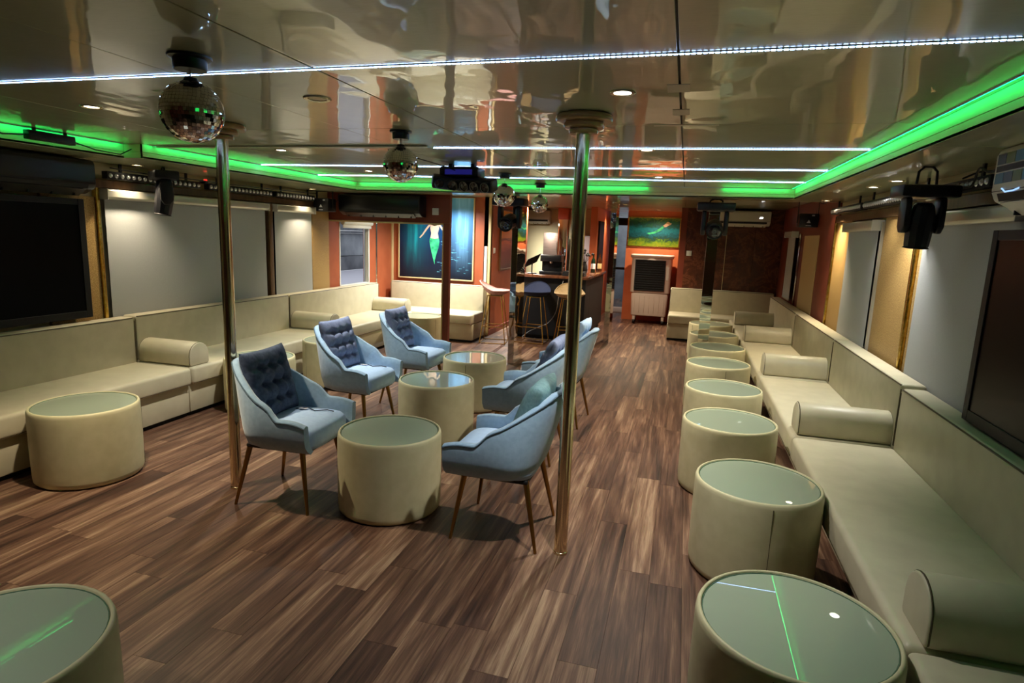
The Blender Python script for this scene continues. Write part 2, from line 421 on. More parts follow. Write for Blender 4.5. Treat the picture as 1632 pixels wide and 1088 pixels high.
led_tape('led_strip', 'white LED strip crossing the ceiling behind the second disco ball', (TX0+.02, 4.90, ZC), (TX1-.02, 5.02, ZC), .0004, 'led_w', GW)
led_tape('led_strip', 'farthest white LED strip on the ceiling before the green back step', (TX0+.02, 5.80, ZC), (TX1-.02, 5.97, ZC), .0004, 'led_w', GW)
tag(MB().box(TX0, -1.66, 3.74, 3.77, ZC-.012, ZC-.001).build('unlit_led_channel', 'led_off', bevel=.003), 'unlit grey LED channel on the ceiling left of the second strip', 'led strip')
GG = 'green LED strips in the ceiling step'
led_tape('green_led_strip', 'green LED strip along the right-hand step of the ceiling', (TX1-.035, TY1-.05, ZC), (TX1-.035, Y0+.1, ZC), .0004, 'led_g', GG, inward=True)
led_tape('green_led_strip', 'green LED strip along the left-hand step of the ceiling', (TX0+.035, YK+.02, ZC), (TX0+.035, TY1-.05, ZC), .0004, 'led_g', GG, inward=True)
led_tape('green_led_strip', 'green LED strip in the near left corner of the ceiling step, behind black leads', (TXN+.035, 2.3, ZC), (TXN+.035, YK-.03, ZC), .0004, 'led_g', GG, inward=True)
led_tape('green_led_strip', 'green LED strip along the back step of the ceiling', (TX0+.05, TY1-.035, ZC), (TX1-.05, TY1-.035, ZC), .0004, 'led_g', GG, skip=(3.35, 4.1), inward=True)

# ------------------------------------------------------------------ downlights
def downlight(label, x, y, z, power, col, lens, size=98, blend=1.0, group='recessed downlights', r=.042, tilt=None):
    t = thing('downlight', label, 'downlight', (x, y, z), 0, group)
    MB().lathe([(r*.78, .002), (r*.8, -.004), (r*1.12, -.006), (r*1.2, -.001), (r*1.2, .004)], n=28).build('trim_ring', 'ring', t)
    MB().lathe([(0, -.002), (r*.5, -.0025), (r*.8, -.001)], n=24).build('lens', lens, t)
    if power:
        l = bpy.data.lights.new('downlight_lamp', 'SPOT'); l.energy = power; l.color = col; l.spot_size = math.radians(size); l.spot_blend = blend
        l.shadow_soft_size = .03
        o = bpy.data.objects.new('lamp', l); COL.objects.link(o); o.parent = t; o.location = (0, 0, -.02)
        if tilt: o.rotation_euler = tilt
    return t
downlight('bright white downlight beside the nearer pole cap', -.28, 2.43, ZC, P_KEY, (1, .96, .88), 'lamp_w')
downlight('white downlight beyond the nearer pole, on the second LED strip', -.285, 3.96, ZC, P_DOWN, (1, .91, .76), 'lamp_w')
downlight('small white downlight near the farthest LED strip, right of centre', -.285, 5.63, ZC, P_DOWN*1.15, (1, .88, .70), 'lamp_w')
downlight('warm downlight left of the biggest disco ball', -2.88, 2.45, ZC, P_DOWN*.85, WARM, 'lamp_y')
downlight('small downlight left of the second disco ball on the unlit channel', -2.90, 3.95, ZC, P_DOWN*.8, NEUTRAL, 'lamp_w')
downlight('white downlight between the far LED strips at left', -2.96, 5.34, ZC, P_DOWN*.9, NEUTRAL, 'lamp_w')
downlight('unlit brass downlight between the two nearest disco balls', -1.575, 2.40, ZC, 0, NEUTRAL, 'lamp_off', r=.05)
downlight('downlight over the near floor at right', -.28, .55, ZC, 0, COOL, 'lamp_off')
downlight('downlight over the near floor at left', -2.05, .45, ZC, P_DOWN*.30, NEUTRAL, 'lamp_w')
downlight('warm soffit downlight beside the left moving head', -4.37, 4.08, ZS, P_SOFFIT*1.5, WARM, 'lamp_y')
downlight('small soffit downlight above the left gold pillar', -4.36, 6.50, ZS, P_SOFFIT*1.6, WARM, 'lamp_y')
downlight('warm soffit downlight over the far right sofa', 1.29, 6.73, ZS, P_SOFFIT*3.4, WARM, 'lamp_y')
downlight('soffit downlight above the gold pillar behind the big right moving head', 1.30, 4.66, ZS, P_SOFFIT*2.6, (1, .97, .9), 'lamp_w')
downlight('soffit downlight left of the big right moving head', 1.29, 5.15, ZS, P_SOFFIT*.5, NEUTRAL, 'lamp_w')
downlight('soffit downlight over the terracotta corner at right', 1.30, 7.2, ZC, P_SOFFIT*.25, WARM, 'lamp_off')
downlight('soffit downlight washing the mermaid mural', -3.45, 8.45, ZC, 260, COOL, 'lamp_w', size=150)
downlight('soffit downlight over the back left corner sofa', -3.75, 8.0, ZC, P_DOWN*.62, WARM, 'lamp_w', size=140)
downlight('downlight washing the orange wall above the green painting', -.55, 11.75, ZC, 130, WARM, 'lamp_y', size=150)
downlight('downlight over the bar stools', -2.4, 8.3, ZC, 150, WARM, 'lamp_y', size=150)
downlight('downlight in the bar behind the counter', -2.9, 11.2, ZC, 520, NEUTRAL, 'lamp_w', size=165)
downlight('downlight over the passage floor by the air cooler', -1.0, 10.2, ZC, 200, WARM, 'lamp_y', size=140)
downlight('soffit downlight over the walkway beside the bar', -.45, 8.3, ZC, 170, WARM, 'lamp_y')
downlight('downlight at the passage door', -1.45, 12.4, ZC, 60, WARM, 'lamp_y')

# ------------------------------------------------------------------ walls
def wallbox(name, m, *b, **kw): return struct(MB().box(*b).build(name, m, smooth=False, **kw))
# left wall with one real opening (window_1)
WL = wallbox('wall_left', 'cream_wall', XL-.1, XL, Y0, 7.20, 0, ZC)
for b in ((7.20, 7.47, 0, ZC), (8.30, 9.15, 0, ZC), (7.47, 8.30, 0, .78), (7.47, 8.30, 1.72, ZC)):
    MB().box(XL-.1, XL, *b).build('wall_panel', 'terra', WL, smooth=False)
WR = wallbox('wall_right', 'cream_wall', XR, XR+.1, Y0, 10.85, 0, ZC)
wallbox('wall_front', 'terra', XL-.1, XR+.1, Y0-.1, Y0, 0, ZC)
WB = wallbox('wall_back', 'terra', XL, -2.93, 9.05, 9.15, 0, ZC)
WS = wallbox('wall_bar_side', 'terra', -3.03, -2.93, 9.05, 11.35, 0, ZC)
wallbox('wall_bar_back', 'cream_wall', -4.6, -1.70, 12.6, 12.7, 0, ZC)
wallbox('wall_bar_left', 'cream_wall', -4.6, -4.5, 9.15, 12.6, 0, ZC)
WO = wallbox('wall_passage', 'orange', -1.72, -1.60, 11.25, 13.6, 0, ZC)
wallbox('wall_alcove', 'orange', -1.15, 0.0, 12.3, 12.4, 0, ZC)
wallbox('wall_alcove_side', 'terra_dark', -.12, -.02, 10.75, 12.3, 0, ZC)
wallbox('wall_passage_right', 'orange', -1.15, -1.05, 12.4, 14.4, 0, ZC)
WD = wallbox('wall_back_right', 'marble', -.02, XR, 10.75, 10.85, 0, ZC)
for xa, xb in ((-.02, .62), (.625, 1.06), (1.065, 1.495)):
    MB().box(xa+.001, xb-.001, 10.738, 10.75, .0, ZC-.002).build('marble_panel', 'marble', WD, bevel=.002, seg=1)
MB().box(.619, .627, 10.733, 10.75, .8, ZC-.01).build('brass_joint', 'cream_trim', WD)
# cream corner strips
def trim(n, m, *b, bev=.003): return struct(MB().box(*b).build('trim_%d' % n, m, bevel=bev, seg=1))
trim(4, 'cream_trim', -2.955, -2.915, 9.025, 9.055, 0, ZC)
trim(5, 'cream_trim', XL, XL+.03, 9.02, 9.05, .7, ZC)
trim(6, 'chrome_trim', XL, XL+.012, 8.50, 8.53, .7, ZC)
trim(7, 'terra_dark', -2.93, -2.905, 9.06, 11.3, 0, .09)
# right wall pilasters in gold paper
MB().box(XR-.05, XR, 5.402, 5.425, .7, 1.80).build('blind_side_channel', 'alu', WR, bevel=.003, seg=1)
for a, b in ((4.66, 5.40), (6.42, 6.98)):
    MB().box(XR-.03, XR, a, b, 0, 1.86).build('gold_paper_panel', 'glitter', WR, bevel=.003, seg=1)
MB().box(XR-.022, XR, 4.50, 4.62, 0, 1.86).build('gold_paper_panel', 'glitter', WR, bevel=.003, seg=1)
MB().box(XR-.05, XR, 4.622, 4.66, .5, 1.86).build('gold_foil_strip', 'gold_trim', WR, bevel=.006)
MB().box(XR-.05, XR, 6.98, 7.03, .5, 1.90).build('gold_foil_strip', 'gold_trim', WR, bevel=.006)
MB().box(XR-.02, XR, 7.03, 10.74, 0, ZC-.002).build('painted_panel', 'terra_dark', WR, bevel=.002, seg=1)
MB().box(XR-.03, XR-.02, 7.85, 8.75, .7, 1.72).build('beige_panel', 'cream_trim', WR, bevel=.002, seg=1)
MB().box(XR-.045, XR-.02, 9.0, 9.04, .7, 1.75).build('chrome_strip', 'chrome_trim', WR, bevel=.004)
# brown boards above the blinds, both walls
MB().box(XR-.05, XR, 3.23, 7.03, 1.835, 1.905).build('valance_board', 'brown_wood', WR, bevel=.003, seg=1)
MB().box(XL, XL+.05, 3.71, 7.18, 1.845, 1.91).build('valance_board', 'brown_wood', WL, bevel=.003, seg=1)
# left wall pilasters
MB().box(XL, XL+.03, 3.42, 3.85, 0, 1.77).build('gold_paper_panel', 'glitter', WL, bevel=.003, seg=1)
MB().box(XL, XL+.05, 3.852, 3.88, .5, 1.84).build('gold_foil_strip', 'gold_trim', WL, bevel=.005)
MB().box(XL, XL+.03, 6.80, 7.18, 0, 1.84).build('gold_paper_panel', 'glitter', WL, bevel=.003, seg=1)
MB().box(XL, XL+.06, 5.93, 6.0, .5, 1.84).build('mullion_post', 'brown_wood', WL, bevel=.004)

# windows behind the blinds
def window(n, x, y0, y1, z0, z1, side):
    s = side
    o = struct(MB().box(*sorted((x, x+s*.012)), y0, y1, z0, z1).build('window_%d' % n, 'dark_pane', smooth=False))
    for b in ((y0, y0+.04, z0, z1), (y1-.04, y1, z0, z1), (y0+.04, y1-.04, z0, z0+.04), (y0+.04, y1-.04, z1-.04, z1)):
        MB().box(*sorted((x, x+s*.022)), *b).build('window_frame', 'alu', o, bevel=.002, seg=1)
    return o
window(2, XL, 3.90, 5.92, .75, 1.83, 1); window(3, XL, 6.01, 6.79, .75, 1.83, 1)
window(4, XR, 2.0, 4.48, .75, 1.82, -1); window(5, XR, 5.43, 6.40, .75, 1.82, -1)

def blind(label, x, y0, y1, zb, zt, side, rr=.038, drop=0.04):
    t = thing('roller_blind', label, 'blind', (x, (y0+y1)/2, zb), 0, 'roller blinds over the side windows')
    s = side; h = (y1-y0)/2; H = zt-zb
    prof = [(s*.024, H), (s*.105, H), (s*.112, H-.012), (s*.112, H-.06), (s*.098, H-.078), (s*.024, H-.078)]
    MB().prism(prof, 'y', -h, h).build('cassette', 'alu', t, bevel=.004)
    for e in (-h-.004, h): MB().prism([(s*.024, H+.002), (s*.116, H+.002), (s*.116, H-.082), (s*.024, H-.082)], 'y', e, e+.004).build('end_cap', 'white_plastic', t, bevel=.001, seg=1)
    MB().grid(lambda u, v: (s*(.055+.0015*math.sin(u*9+v*2)), -h+.01+(2*h-.02)*u, .02+(H-.09)*v), 24, 6).build('fabric', 'blind', t, angle=80)
    MB().box(*sorted((s*.048, s*.062)), -h+.01, h-.01, 0, .022).build('bottom_bar', 'alu', t, bevel=.003)
    return t
blind('long pale roller blind behind the left moving head light', XL, 3.90, 5.88, .70, 1.835, 1)
blind('narrow pale roller blind beside the left gold pillar', XL, 6.02, 6.76, .70, 1.835, 1)
blind('pale roller blind beside the right television', XR, 3.24, 4.48, .70, 1.82, -1)
blind('narrow roller blind between the right gold pillars, lower cord gap showing', XR, 5.435, 6.38, .70, 1.815, -1)
blind('dim narrow blind at the dark far right corner', XR-.02, 9.12, 9.75, .83, 1.78, -1)

# window_1: real opening with a view of the quay
W1 = struct(MB().box(XL-.06, XL-.054, 7.49, 8.28, .80, 1.70).build('window_1', 'pane', smooth=False))
for b in ((7.47, 7.495, .78, 1.72), (8.275, 8.30, .78, 1.72), (7.495, 8.275, .78, .805), (7.495, 8.275, 1.695, 1.72)):
    MB().box(XL-.08, XL+.006, *b).build('window_frame', 'white_plastic', W1, bevel=.002, seg=1)
t = thing('rolled_window_shade', 'white rolled-up shade at the top of the open window', 'blind', (XL, 7.9, 1.60))
MB().lathe([(0, -.4), (.034, -.4), (.034, .4), (0, .4)], c=(.04, 0, .075), n=16, axis='y').build('roll', 'white_plastic', t)
MB().box(.036, .044, -.39, .39, 0.0, .06).build('hem', 'white_plastic', t, bevel=.002)
q = thing('quay_wall', 'grey concrete quay wall outside the open window', 'wall', (-9.0, 15.0, .45))
for k in range(5):
    y0 = -3.6+k*1.5
    MB().box(-.3, .05, y0, y0+1.485, 0, .38).build('footing_block', 'concrete_dark', q, bevel=.015)
    MB().box(-.3, 0, y0, y0+1.485, .39, 1.0).build('concrete_block', 'concrete', q, bevel=.015)
    MB().box(-.3, .10, y0, y0+1.485, 1.01, 1.07).build('ledge_block', 'concrete_dark', q, bevel=.01)
    MB().box(-.3, .0, y0, y0+1.485, 1.08, 2.8).build('concrete_block', 'concrete', q, bevel=.015)
tag(MB().box(-8.94, -4.75, 5.0, 20, .35, .449).build('pale_deck', 'deck'), 'pale deck outside the open window', 'deck')

# portal: header board and post
PT = struct(MB().box(XL, -2.87, 7.20, 7.27, 1.70, ZC).build('wall_portal', 'terra_dark', smooth=False))
MB().box(-2.945, -2.87, 7.20, 7.27, 0, 1.699).build('portal_post', 'terra_dark', PT, bevel=.003, seg=1)
MB().box(XL+.005, -2.95, 7.192, 7.275, 1.68, 1.70).build('cream_edge', 'cream_trim', PT, bevel=.002, seg=1)
MB().box(-2.962, -2.946, 7.192, 7.275, 0, 1.70).build('cream_edge', 'cream_trim', PT, bevel=.002, seg=1)

# mirrored columns
def column(label, x0, x1, y0, y1):
    t = thing('mirror_column', label, 'column', ((x0+x1)/2, (y0+y1)/2, 0), 0, 'mirror-clad columns')
    a, b = (x1-x0)/2, (y1-y0)/2
    MB().box(-a+.006, a-.006, -b+.006, b-.006, 0, ZC-.001).build('core', 'matte_black', t, smooth=False)
    for k in range(2):
        z0, z1 = ((.0, 1.0), (1.003, ZC-.002))[k]
        for nm, bx in (('mirror_panel', (-a, a, -b, -b+.006)), ('mirror_panel', (-a, a, b-.006, b)), ('mirror_panel', (-a, -a+.006, -b+.007, b-.007)), ('mirror_panel', (a-.006, a, -b+.007, b-.007))):
            MB().box(*bx, z0, z1).build(nm, 'mirror', t, bevel=.001, seg=1)
    return t
column('mirror-clad column by the pink bar stool', -2.04, -1.965, 7.15, 7.55)
column('mirror-clad column at the far corner of the bar', -1.12, -1.04, 9.27, 9.65)
column('thin mirror-clad column behind the right-hand row of drum tables', .215, .335, 7.30, 7.42)

# ------------------------------------------------------------------ chrome poles
def pole(label, x, y):
    t = thing('chrome_pole', label, 'pole', (x, y, 0), 0, 'polished poles')
    MB().lathe([(.033, 0.001), (.033, ZC-.02)], n=32).build('shaft', 'pole', t)
    MB().lathe([(.033, ZC-.085), (.062, ZC-.083), (.066, ZC-.076), (.066, ZC-.066), (.06, ZC-.061), (.088, ZC-.058), (.093, ZC-.05), (.092, ZC-.04), (.086, ZC-.034),
                (.124, ZC-.031), (.13, ZC-.022), (.128, ZC-.01), (.12, ZC-.002)], n=40).build('stepped_cap', 'cap', t, angle=50)
    MB().lathe([(.033, .0), (.036, .0), (.036, .012), (.033, .014)], n=32).build('foot_ring', 'pole', t)
    return t
pole('polished steel pole in the middle of the room', -.493, 2.85); pole('polished steel pole beside the left armchair', -2.545, 2.94)

# ------------------------------------------------------------------ drum tables
def make_drum():
    t = thing('drum_table', 'x', 'table', (0, 0, 0), 0, 'cream drum tables with glass tops')
    R = .295; H = .46
    prof = [(R-.03, .004), (R-.012, .006), (R-.002, .018), (R, .04)] + [(R+.002*math.sin(k/8*PI), .04+(H-.07)*k/8) for k in range(1, 8)] + [(R, H-.022), (R-.002, H-.008), (R-.006, H+.001), (R-.012, H+.004), (R-.017, H+.001), (R-.018, H-.02)]
    MB().lathe(prof, n=56).build('upholstered_side', 'drum', t, angle=60)
    MB().lathe([(0, H-.012), (R-.019, H-.012)], n=56).build('top_board', 'leather', t)
    MB().lathe([(0, H-.005), (R-.0225, H-.005), (R-.021, H-.0065), (R-.021, H-.011), (0, H-.011)], n=56).build('glass_top', 'glass_top', t, angle=30)
    MB().tube([((R-.0205)*math.cos(a*PI/24), (R-.0205)*math.sin(a*PI/24), H-.0045) for a in range(48)], .002, 6, True).build('glass_edge', 'glass_edge', t)
    a = -1.9
    MB().tube([((R+.001)*math.cos(a), (R+.001)*math.sin(a), z) for z in (.02, .2, .44)], .0016, 5).build('side_seam', 'piping', t)
    return t
drums = [
 ('drum table nearest the camera at right, reflecting a green line of light', .418, 1.873),
 ('second drum table from the camera in the right row, with a bright lamp reflection', .432, 3.034),
 ('third drum table from the camera in the right row', .365, 4.053),
 ('fourth drum table from the camera in the right row', .378, 4.992),
 ('fifth drum table from the camera in the right row', .385, 6.02),
 ('sixth drum table in the right row, just before the mirror column', .42, 6.97),
 ('second farthest drum table in the right row, behind the mirror column', .42, 7.95),
 ('farthest drum table of the right row, by the back sofa', .42, 8.95),
 ('drum table cut off by the bottom left corner of the photo', -1.72, 1.03),
 ('drum table in front of the near left sofa', -3.533, 2.80),
 ('drum table half hidden behind the left pole', -3.53, 4.43),
 ('drum table behind the second blue armchair, by the left sofa', -3.45, 5.45),
 ('drum table in the back left corner before the mural sofa', -3.42, 7.55),
 ('middle drum table nearest the camera, with green glow on its glass', -1.561, 3.054),
 ('middle drum table reflecting the mermaid mural', -1.798, 4.302),
 ('farthest of the three drum tables between the blue armchairs', -1.81, 5.24)]
d0 = make_drum()
for i, (lb, x, y) in enumerate(drums):
    rz = (i*1.7) % 6.28 if i != 1 else .45
    if i == 0: d0.location = (x, y, 0); d0['label'] = lb
    else: dup(d0, (x, y, 0), rz, lb)

# ------------------------------------------------------------------ sofas
def sofa(label, mp, u0, u1, ztop=.80, inset=.13):
    """mp(u, v) -> x, y ; v = 0 at the seat front, grows towards the wall"""
    c = mp((u0+u1)/2, .35)
    t = thing('sofa_section', label, 'sofa', (c[0], c[1], 0), 0, 'cream leather bench sofa sections')
    def bld(mb, nm, m, **kw):
        mb.move(lambda u, v, z: (mp(u, v)[0]-c[0], mp(u, v)[1]-c[1], z)); return mb.build(nm, m, t, **kw)
    g = .003
    bld(MB().box(u0+.01, u1-.01, inset+.03, .69, 0, .035), 'toe_kick', 'toe', smooth=False)
    bld(MB().box(u0+g, u1-g, inset, .69, .035, .268), 'base', 'leather', bevel=.008)
    def cush(a, b):
        x, y = a, b
        L = u1-u0-2*g; D = .575
        # pillowed top
        zt = .405+.02*(1-(2*x-1)**6)*(1-(2*y-1)**4)
        return zt
    mb = MB(); L = u1-u0-2*g
    mb.box(u0+g, u1-g, 0, .575, .270, .418)
    bld(mb, 'seat_cushion', 'leather', bevel=.028, seg=4)
    bld(MB().box(u0+g, u1-g, .56, .70, .30, ztop), 'backrest', 'leather', bevel=.022, seg=4)
    bld(MB().tube([(u0+.02, .566, ztop-.010), ((u0+u1)/2, .5665, ztop-.0105), (u1-.02, .566, ztop-.010)], .0055, 6), 'piping', 'piping')
    for u in (u0+.006, u1-.006):
        bld(MB().tube([(u, .562, .43), (u, .562, ztop-.03)], .003, 6), 'piping', 'piping')
    bld(MB().tube([(u0+.02, .004, .285), (u1-.02, .004, .285)], .004, 6), 'piping', 'piping')
    return t
mR = lambda u, v: (.735+v, u)
mL = lambda u, v: (-3.835-v, u)
mBL = lambda u, v: (u, 8.24+v)
mBR = lambda u, v: (u, 10.0+v)
sofa('nearest right sofa section, cut off by the bottom right of the photo', mR, -.2, 1.92)
sofa('right sofa section beside the second drum table, below the television', mR, 1.92, 4.0, ztop=.79)
sofa('right sofa section between the second and third bolsters from the camera', mR, 4.0, 5.76, ztop=.81)
sofa('right sofa section brightly lit by a warm downlight', mR, 5.76, 7.70, ztop=.81)
sofa('dim right sofa section running to the far corner', mR, 7.70, 9.98, ztop=.81)
sofa('dim sofa section along the brown marble back wall', mBR, -.20, 1.43, ztop=.81, inset=.06)
sofa('near left sofa section under the television', mL, 1.7, 3.98, ztop=.80, inset=.04)
sofa('grey-lit left sofa section below the long blind', mL, 3.98, 6.06, ztop=.81, inset=.04)
sofa('left sofa section beside the gold pillar, warmly lit', mL, 6.06, 8.22, ztop=.81, inset=.04)
sofa('corner sofa section beneath the mermaid mural', mBL, -4.50, -2.92, ztop=.80, inset=.06)

def bolster(label, mp, u, v0=.03, v1=.57, z=.419, wd=.21, ht=.19):
    c = mp(u, (v0+v1)/2)
    t = thing('bolster_cushion', label, 'cushion', (c[0], c[1], z), 0, 'cream bolster cushions on the sofas')
    pr = [(-wd/2+.012, 0), (wd/2-.012, 0), (wd/2, .014), (wd/2, ht*.45)]
    for k in range(1, 12):
        a = PI*k/12; pr.append((wd/2*math.cos(a), ht*.45+ht*.55*math.sin(a)))
    pr += [(-wd/2, ht*.45), (-wd/2, .014)]
    def loc(mb): mb.move(lambda uu, v, zz: (mp(u+uu, v)[0]-c[0], mp(u+uu, v)[1]-c[1], zz)); return mb
    loc(MB().prism(pr, 'y', v0, v1)).build('cover', 'leather', t, bevel=.012, seg=3)
    for v in (v0+.003, v1-.003):
        loc(MB().tube([(a*.985, v+(.006 if v < .3 else -.006), b*.985+.002) for a, b in pr], .0032, 5, True)).build('end_piping', 'piping', t)
    return t
bolster('bolster cushion nearest the camera at the bottom right', mR, 2.02, .05, .57)
bolster('second bolster cushion from the camera on the right sofa', mR, 4.13)
bolster('third bolster cushion from the camera on the right sofa', mR, 5.93)
bolster('bright warm-lit bolster cushion, fourth from the camera on the right sofa', mR, 7.86)
bolster('dim bolster cushion in the far right corner', mR, 9.45)
bolster('bolster cushion on the near left sofa above the drum table', mL, 4.10)
bolster('grey bolster cushion on the left sofa behind the pole', mL, 6.18)
bolster('yellow-lit bolster cushion before the mermaid mural', mL, 8.12)

# ------------------------------------------------------------------ armchairs
def chair_shell():
    """U-shaped shell facing +x; u runs from the near arm tip round the back to the far arm tip"""
    nu = 56; W = .262; XF = .262
    def plan(s):                      # s in 0..1 -> x, y, outward normal, backness
        a = .30                       # straight arm share on each side
        if s < a: return (XF-(XF-.02)*s/a, -W, 0, -1, 0)
        if s > 1-a: return (XF-(XF-.02)*(1-s)/a, W, 0, 1, 0)
        q = (s-a)/(1-2*a); th = -PI/2-PI*q
        ex = 2/2.9; c, n = math.cos(th), math.sin(th)
        x = .02+.205*math.copysign(abs(c)**ex, c); y = W*math.copysign(abs(n)**ex, n)
        nx, ny = math.copysign(abs(c)**1.2, c), math.copysign(abs(n)**1.2, n); L = math.hypot(nx, ny)
        return (x, y, nx/L, ny/L, 1)
    def top(s):
        d = abs(s-.5)*2               # 0 back centre .. 1 arm tip
        k = min(1, max(0, (.58-d)/.48))
        return .556+.275*k**1.35-.02*max(0, (d-.72)/.28)**2
    V = []; F = []; rim = []
    np_ = 16
    for i in range(nu+1):
        s = i/nu; x, y, nx, ny, _ = plan(s); zt = top(s)
        def out(z, th):
            h = max(0, z-.40); lean = .27*h*max(0, -nx)
            inn = 0.055*max(0, (.44-z)/.075)**2 * (.35+.65*1)
            q = 1-.13*min(1, max(0, (z-.52)/.30))
            return (x+nx*(th-inn)+nx*lean, (y+ny*(th-inn))*q+ny*(.04*min(h, .15)), z)
        T = .022; ring = []
        zs = [.362, .372, .39, .42, .46]
        for z in zs: ring.append(out(z, T))
        for k in (1, 2, 3): ring.append(out(.46+(zt-.02-.46)*k/3, T))
        ring.append(out(zt-.006, T-.004)); rim.append(out(zt-.012, T+.001)); ring.append(out(zt, T*.35)); ring.append(out(zt, -T*.35)); ring.append(out(zt-.008, -T+.004))
        for k in (2, 1): ring.append(out(.46+(zt-.02-.46)*k/3, -T))
        ring.append(out(.44, -T)); ring.append(out(.40, -T)); ring.append(out(.375, -T*.9))
        if i in (0, nu):              # round the arm tip
            pass
        k0 = len(V); V += ring; n = len(ring)
        if i:
            for j in range(n): F.append([k0-n+j, k0-n+(j+1) % n, k0+(j+1) % n, k0+j])
    n = len(ring); F.append(list(range(n))); F.append([len(V)-n+j for j in range(n)][::-1])
    return V, F, rim
def make_chair():
    t = thing('armchair', 'x', 'chair', (0, 0, 0), 0, 'light blue velvet armchairs')
    V, F, rim = chair_shell()
    MB().add(V, F).build('shell', 'velvet', t, angle=65, bevel=0)
    MB().tube(rim, .0042, 6).build('piping', 'velvet_seam', t)
    # seat with crowned top and rounded front
    def seat(u, v):
        a = u*2*PI; x0, x1, W = -.19, .268, .238
        ex = .42; c, s = math.cos(a), math.sin(a)
        px = math.copysign(abs(c)**ex, c); py = math.copysign(abs(s)**ex, s)
        prof = [(.90, .366), (.97, .374), (1, .40), (1, .435), (.98, .468), (.91, .486), (.6, .498), (.3, .502), (0, .503)]
        k = min(len(prof)-1, int(round(v*(len(prof)-1)))); r, z = prof[k]
        return ((x0+x1)/2+(x1-x0)/2*px*r, W*py*r, z)
    MB().grid(seat, 48, 8, True).build('seat', 'velvet_light', t, angle=70)
    MB().box(-.17, .22, -.2, .2, .345, .37).build('under_frame', 'matte_black', t, bevel=.01)
    for sx, sy in ((1, 1), (1, -1), (-1, 1), (-1, -1)):
        a = Vector((.165*sx+.01, .175*sy, .362)); b = Vector((.232*sx, .226*sy, .002))
        MB().tube([a, a.lerp(b, .5), b], [.0165, .0125, .0085], 12).build('leg', 'leg', t)
    return t
c0 = make_chair()
CH = [
 ('blue armchair nearest the camera at left, beside the left pole', -2.165, 2.98, .04),
 ('blue armchair in the middle of the left three, with a grey-blue tufted cushion', -2.46, 4.22, -.05),
 ('blue armchair farthest back of the left three', -2.40, 5.17, -.03),
 ('blue armchair seen from its side, touching the pole in the middle', -.845, 3.02, PI),
 ('blue armchair partly hidden behind the middle pole, second on the right side', -1.03, 4.20, PI),
 ('blue armchair farthest back on the right side, its back to the walkway', -.98, 5.12, PI-.05)]
for i, (lb, x, y, rz) in enumerate(CH):
    if i == 0: c0.location = (x, y, 0); c0.rotation_euler[2] = rz; c0['label'] = lb
    else: dup(c0, (x, y, 0), rz, lb)

# cushions leaning on the backs
def cushion_mesh(m, tufted=True, w=.40, h=.41, th=.09, sq=0):
    n = 34; buttons = [(-.5, -.5), (0, -.5), (.5, -.5), (-.5, 0), (0, 0), (.5, 0), (-.5, .5), (0, .5), (.5, .5)] if tufted else []
    def surf(sg):
        def fn(u, v):
            a, b = 2*u-1, 2*v-1
            e = (1-abs(a)**3.2)*(1-abs(b)**3.2); z = th*max(0, e)**.42*.62
            if tufted:
                f = 0
                for p, q in buttons: f += math.exp(-((a-p)**2+(b-q)**2)/.012)
                cr = sum(math.exp(-((b-q)/.07)**2) for q in (-.5, 0, .5))*.8*(1-abs(a)**6) + sum(math.exp(-((a-p)/.07)**2) for p in (-.5, 0, .5))*.4*(1-abs(b)**6)
                z *= max(.12, 1-.75*min(1, f)-.42*min(1, cr))
                z += .0012*math.sin(a*23+b*5)*max(0, e)
            k = 1-.05*(1-abs(b)**2)*0
            px = a*w/2*(1-.045*math.cos(b*PI/2)); py = b*h/2*(1-.045*math.cos(a*PI/2))
            return (z*sg, px, py)
        return fn
    mb = MB().grid(surf(1), n, n); mb.grid(surf(-1), n, n)
    return mb.mesh('cushion', m, merge=.0006, angle=75)
def cushion(label, chair, m, tufted=True, dx=-.145, dz=.685, tilt=.27, dy=0, roll=0, **kw):
    _, x, y, rz = CH[chair]
    t = thing('back_cushion', label, 'cushion', (0, 0, 0), 0, 'back cushions on the blue armchairs')
    R = Matrix.Rotation(rz, 4, 'Z')
    p = R @ Vector((dx, dy, dz)); t.location = (x+p.x, y+p.y, p.z)
    t.rotation_euler = (Matrix.Rotation(rz, 3, 'Z') @ Matrix.Rotation(-tilt, 3, 'Y') @ Matrix.Rotation(roll, 3, 'X')).to_euler()
    o = bpy.data.objects.new('pillow', cushion_mesh(m, tufted, **kw)); COL.objects.link(o); o.parent = t
    h = kw.get('h', .41); ww = kw.get('w', .40)
    if tufted:
        for a in (-.5, 0, .5):
            for b in (-.5, 0, .5):
                MB().lathe([(0, .006), (.006, .004), (.008, 0)], n=8, axis='x', c=(.006, a*ww/2*.96, b*h/2*.96)).build('button', m, t)
    return t
cushion('dark slate tufted cushion on the nearest left armchair', 0, 'cush_dark', dy=.01)
cushion('grey-blue tufted cushion on the middle left armchair', 1, 'cush_mid')
cushion('grey-blue tufted cushion on the farthest left armchair', 2, 'cush_mid', w=.38, h=.40)
cushion('plain teal cushion on the armchair touching the middle pole', 3, 'cush_teal', False, dz=.665, tilt=.36, dx=-.13, th=.11)
cushion('slate tufted cushion on the armchair behind the middle pole', 4, 'cush_mid', dz=.70, tilt=.40, dx=-.14)
cushion('pale blue tufted cushion on the farthest right armchair', 5, 'velvet_light', dz=.71, tilt=.30, dx=-.15)
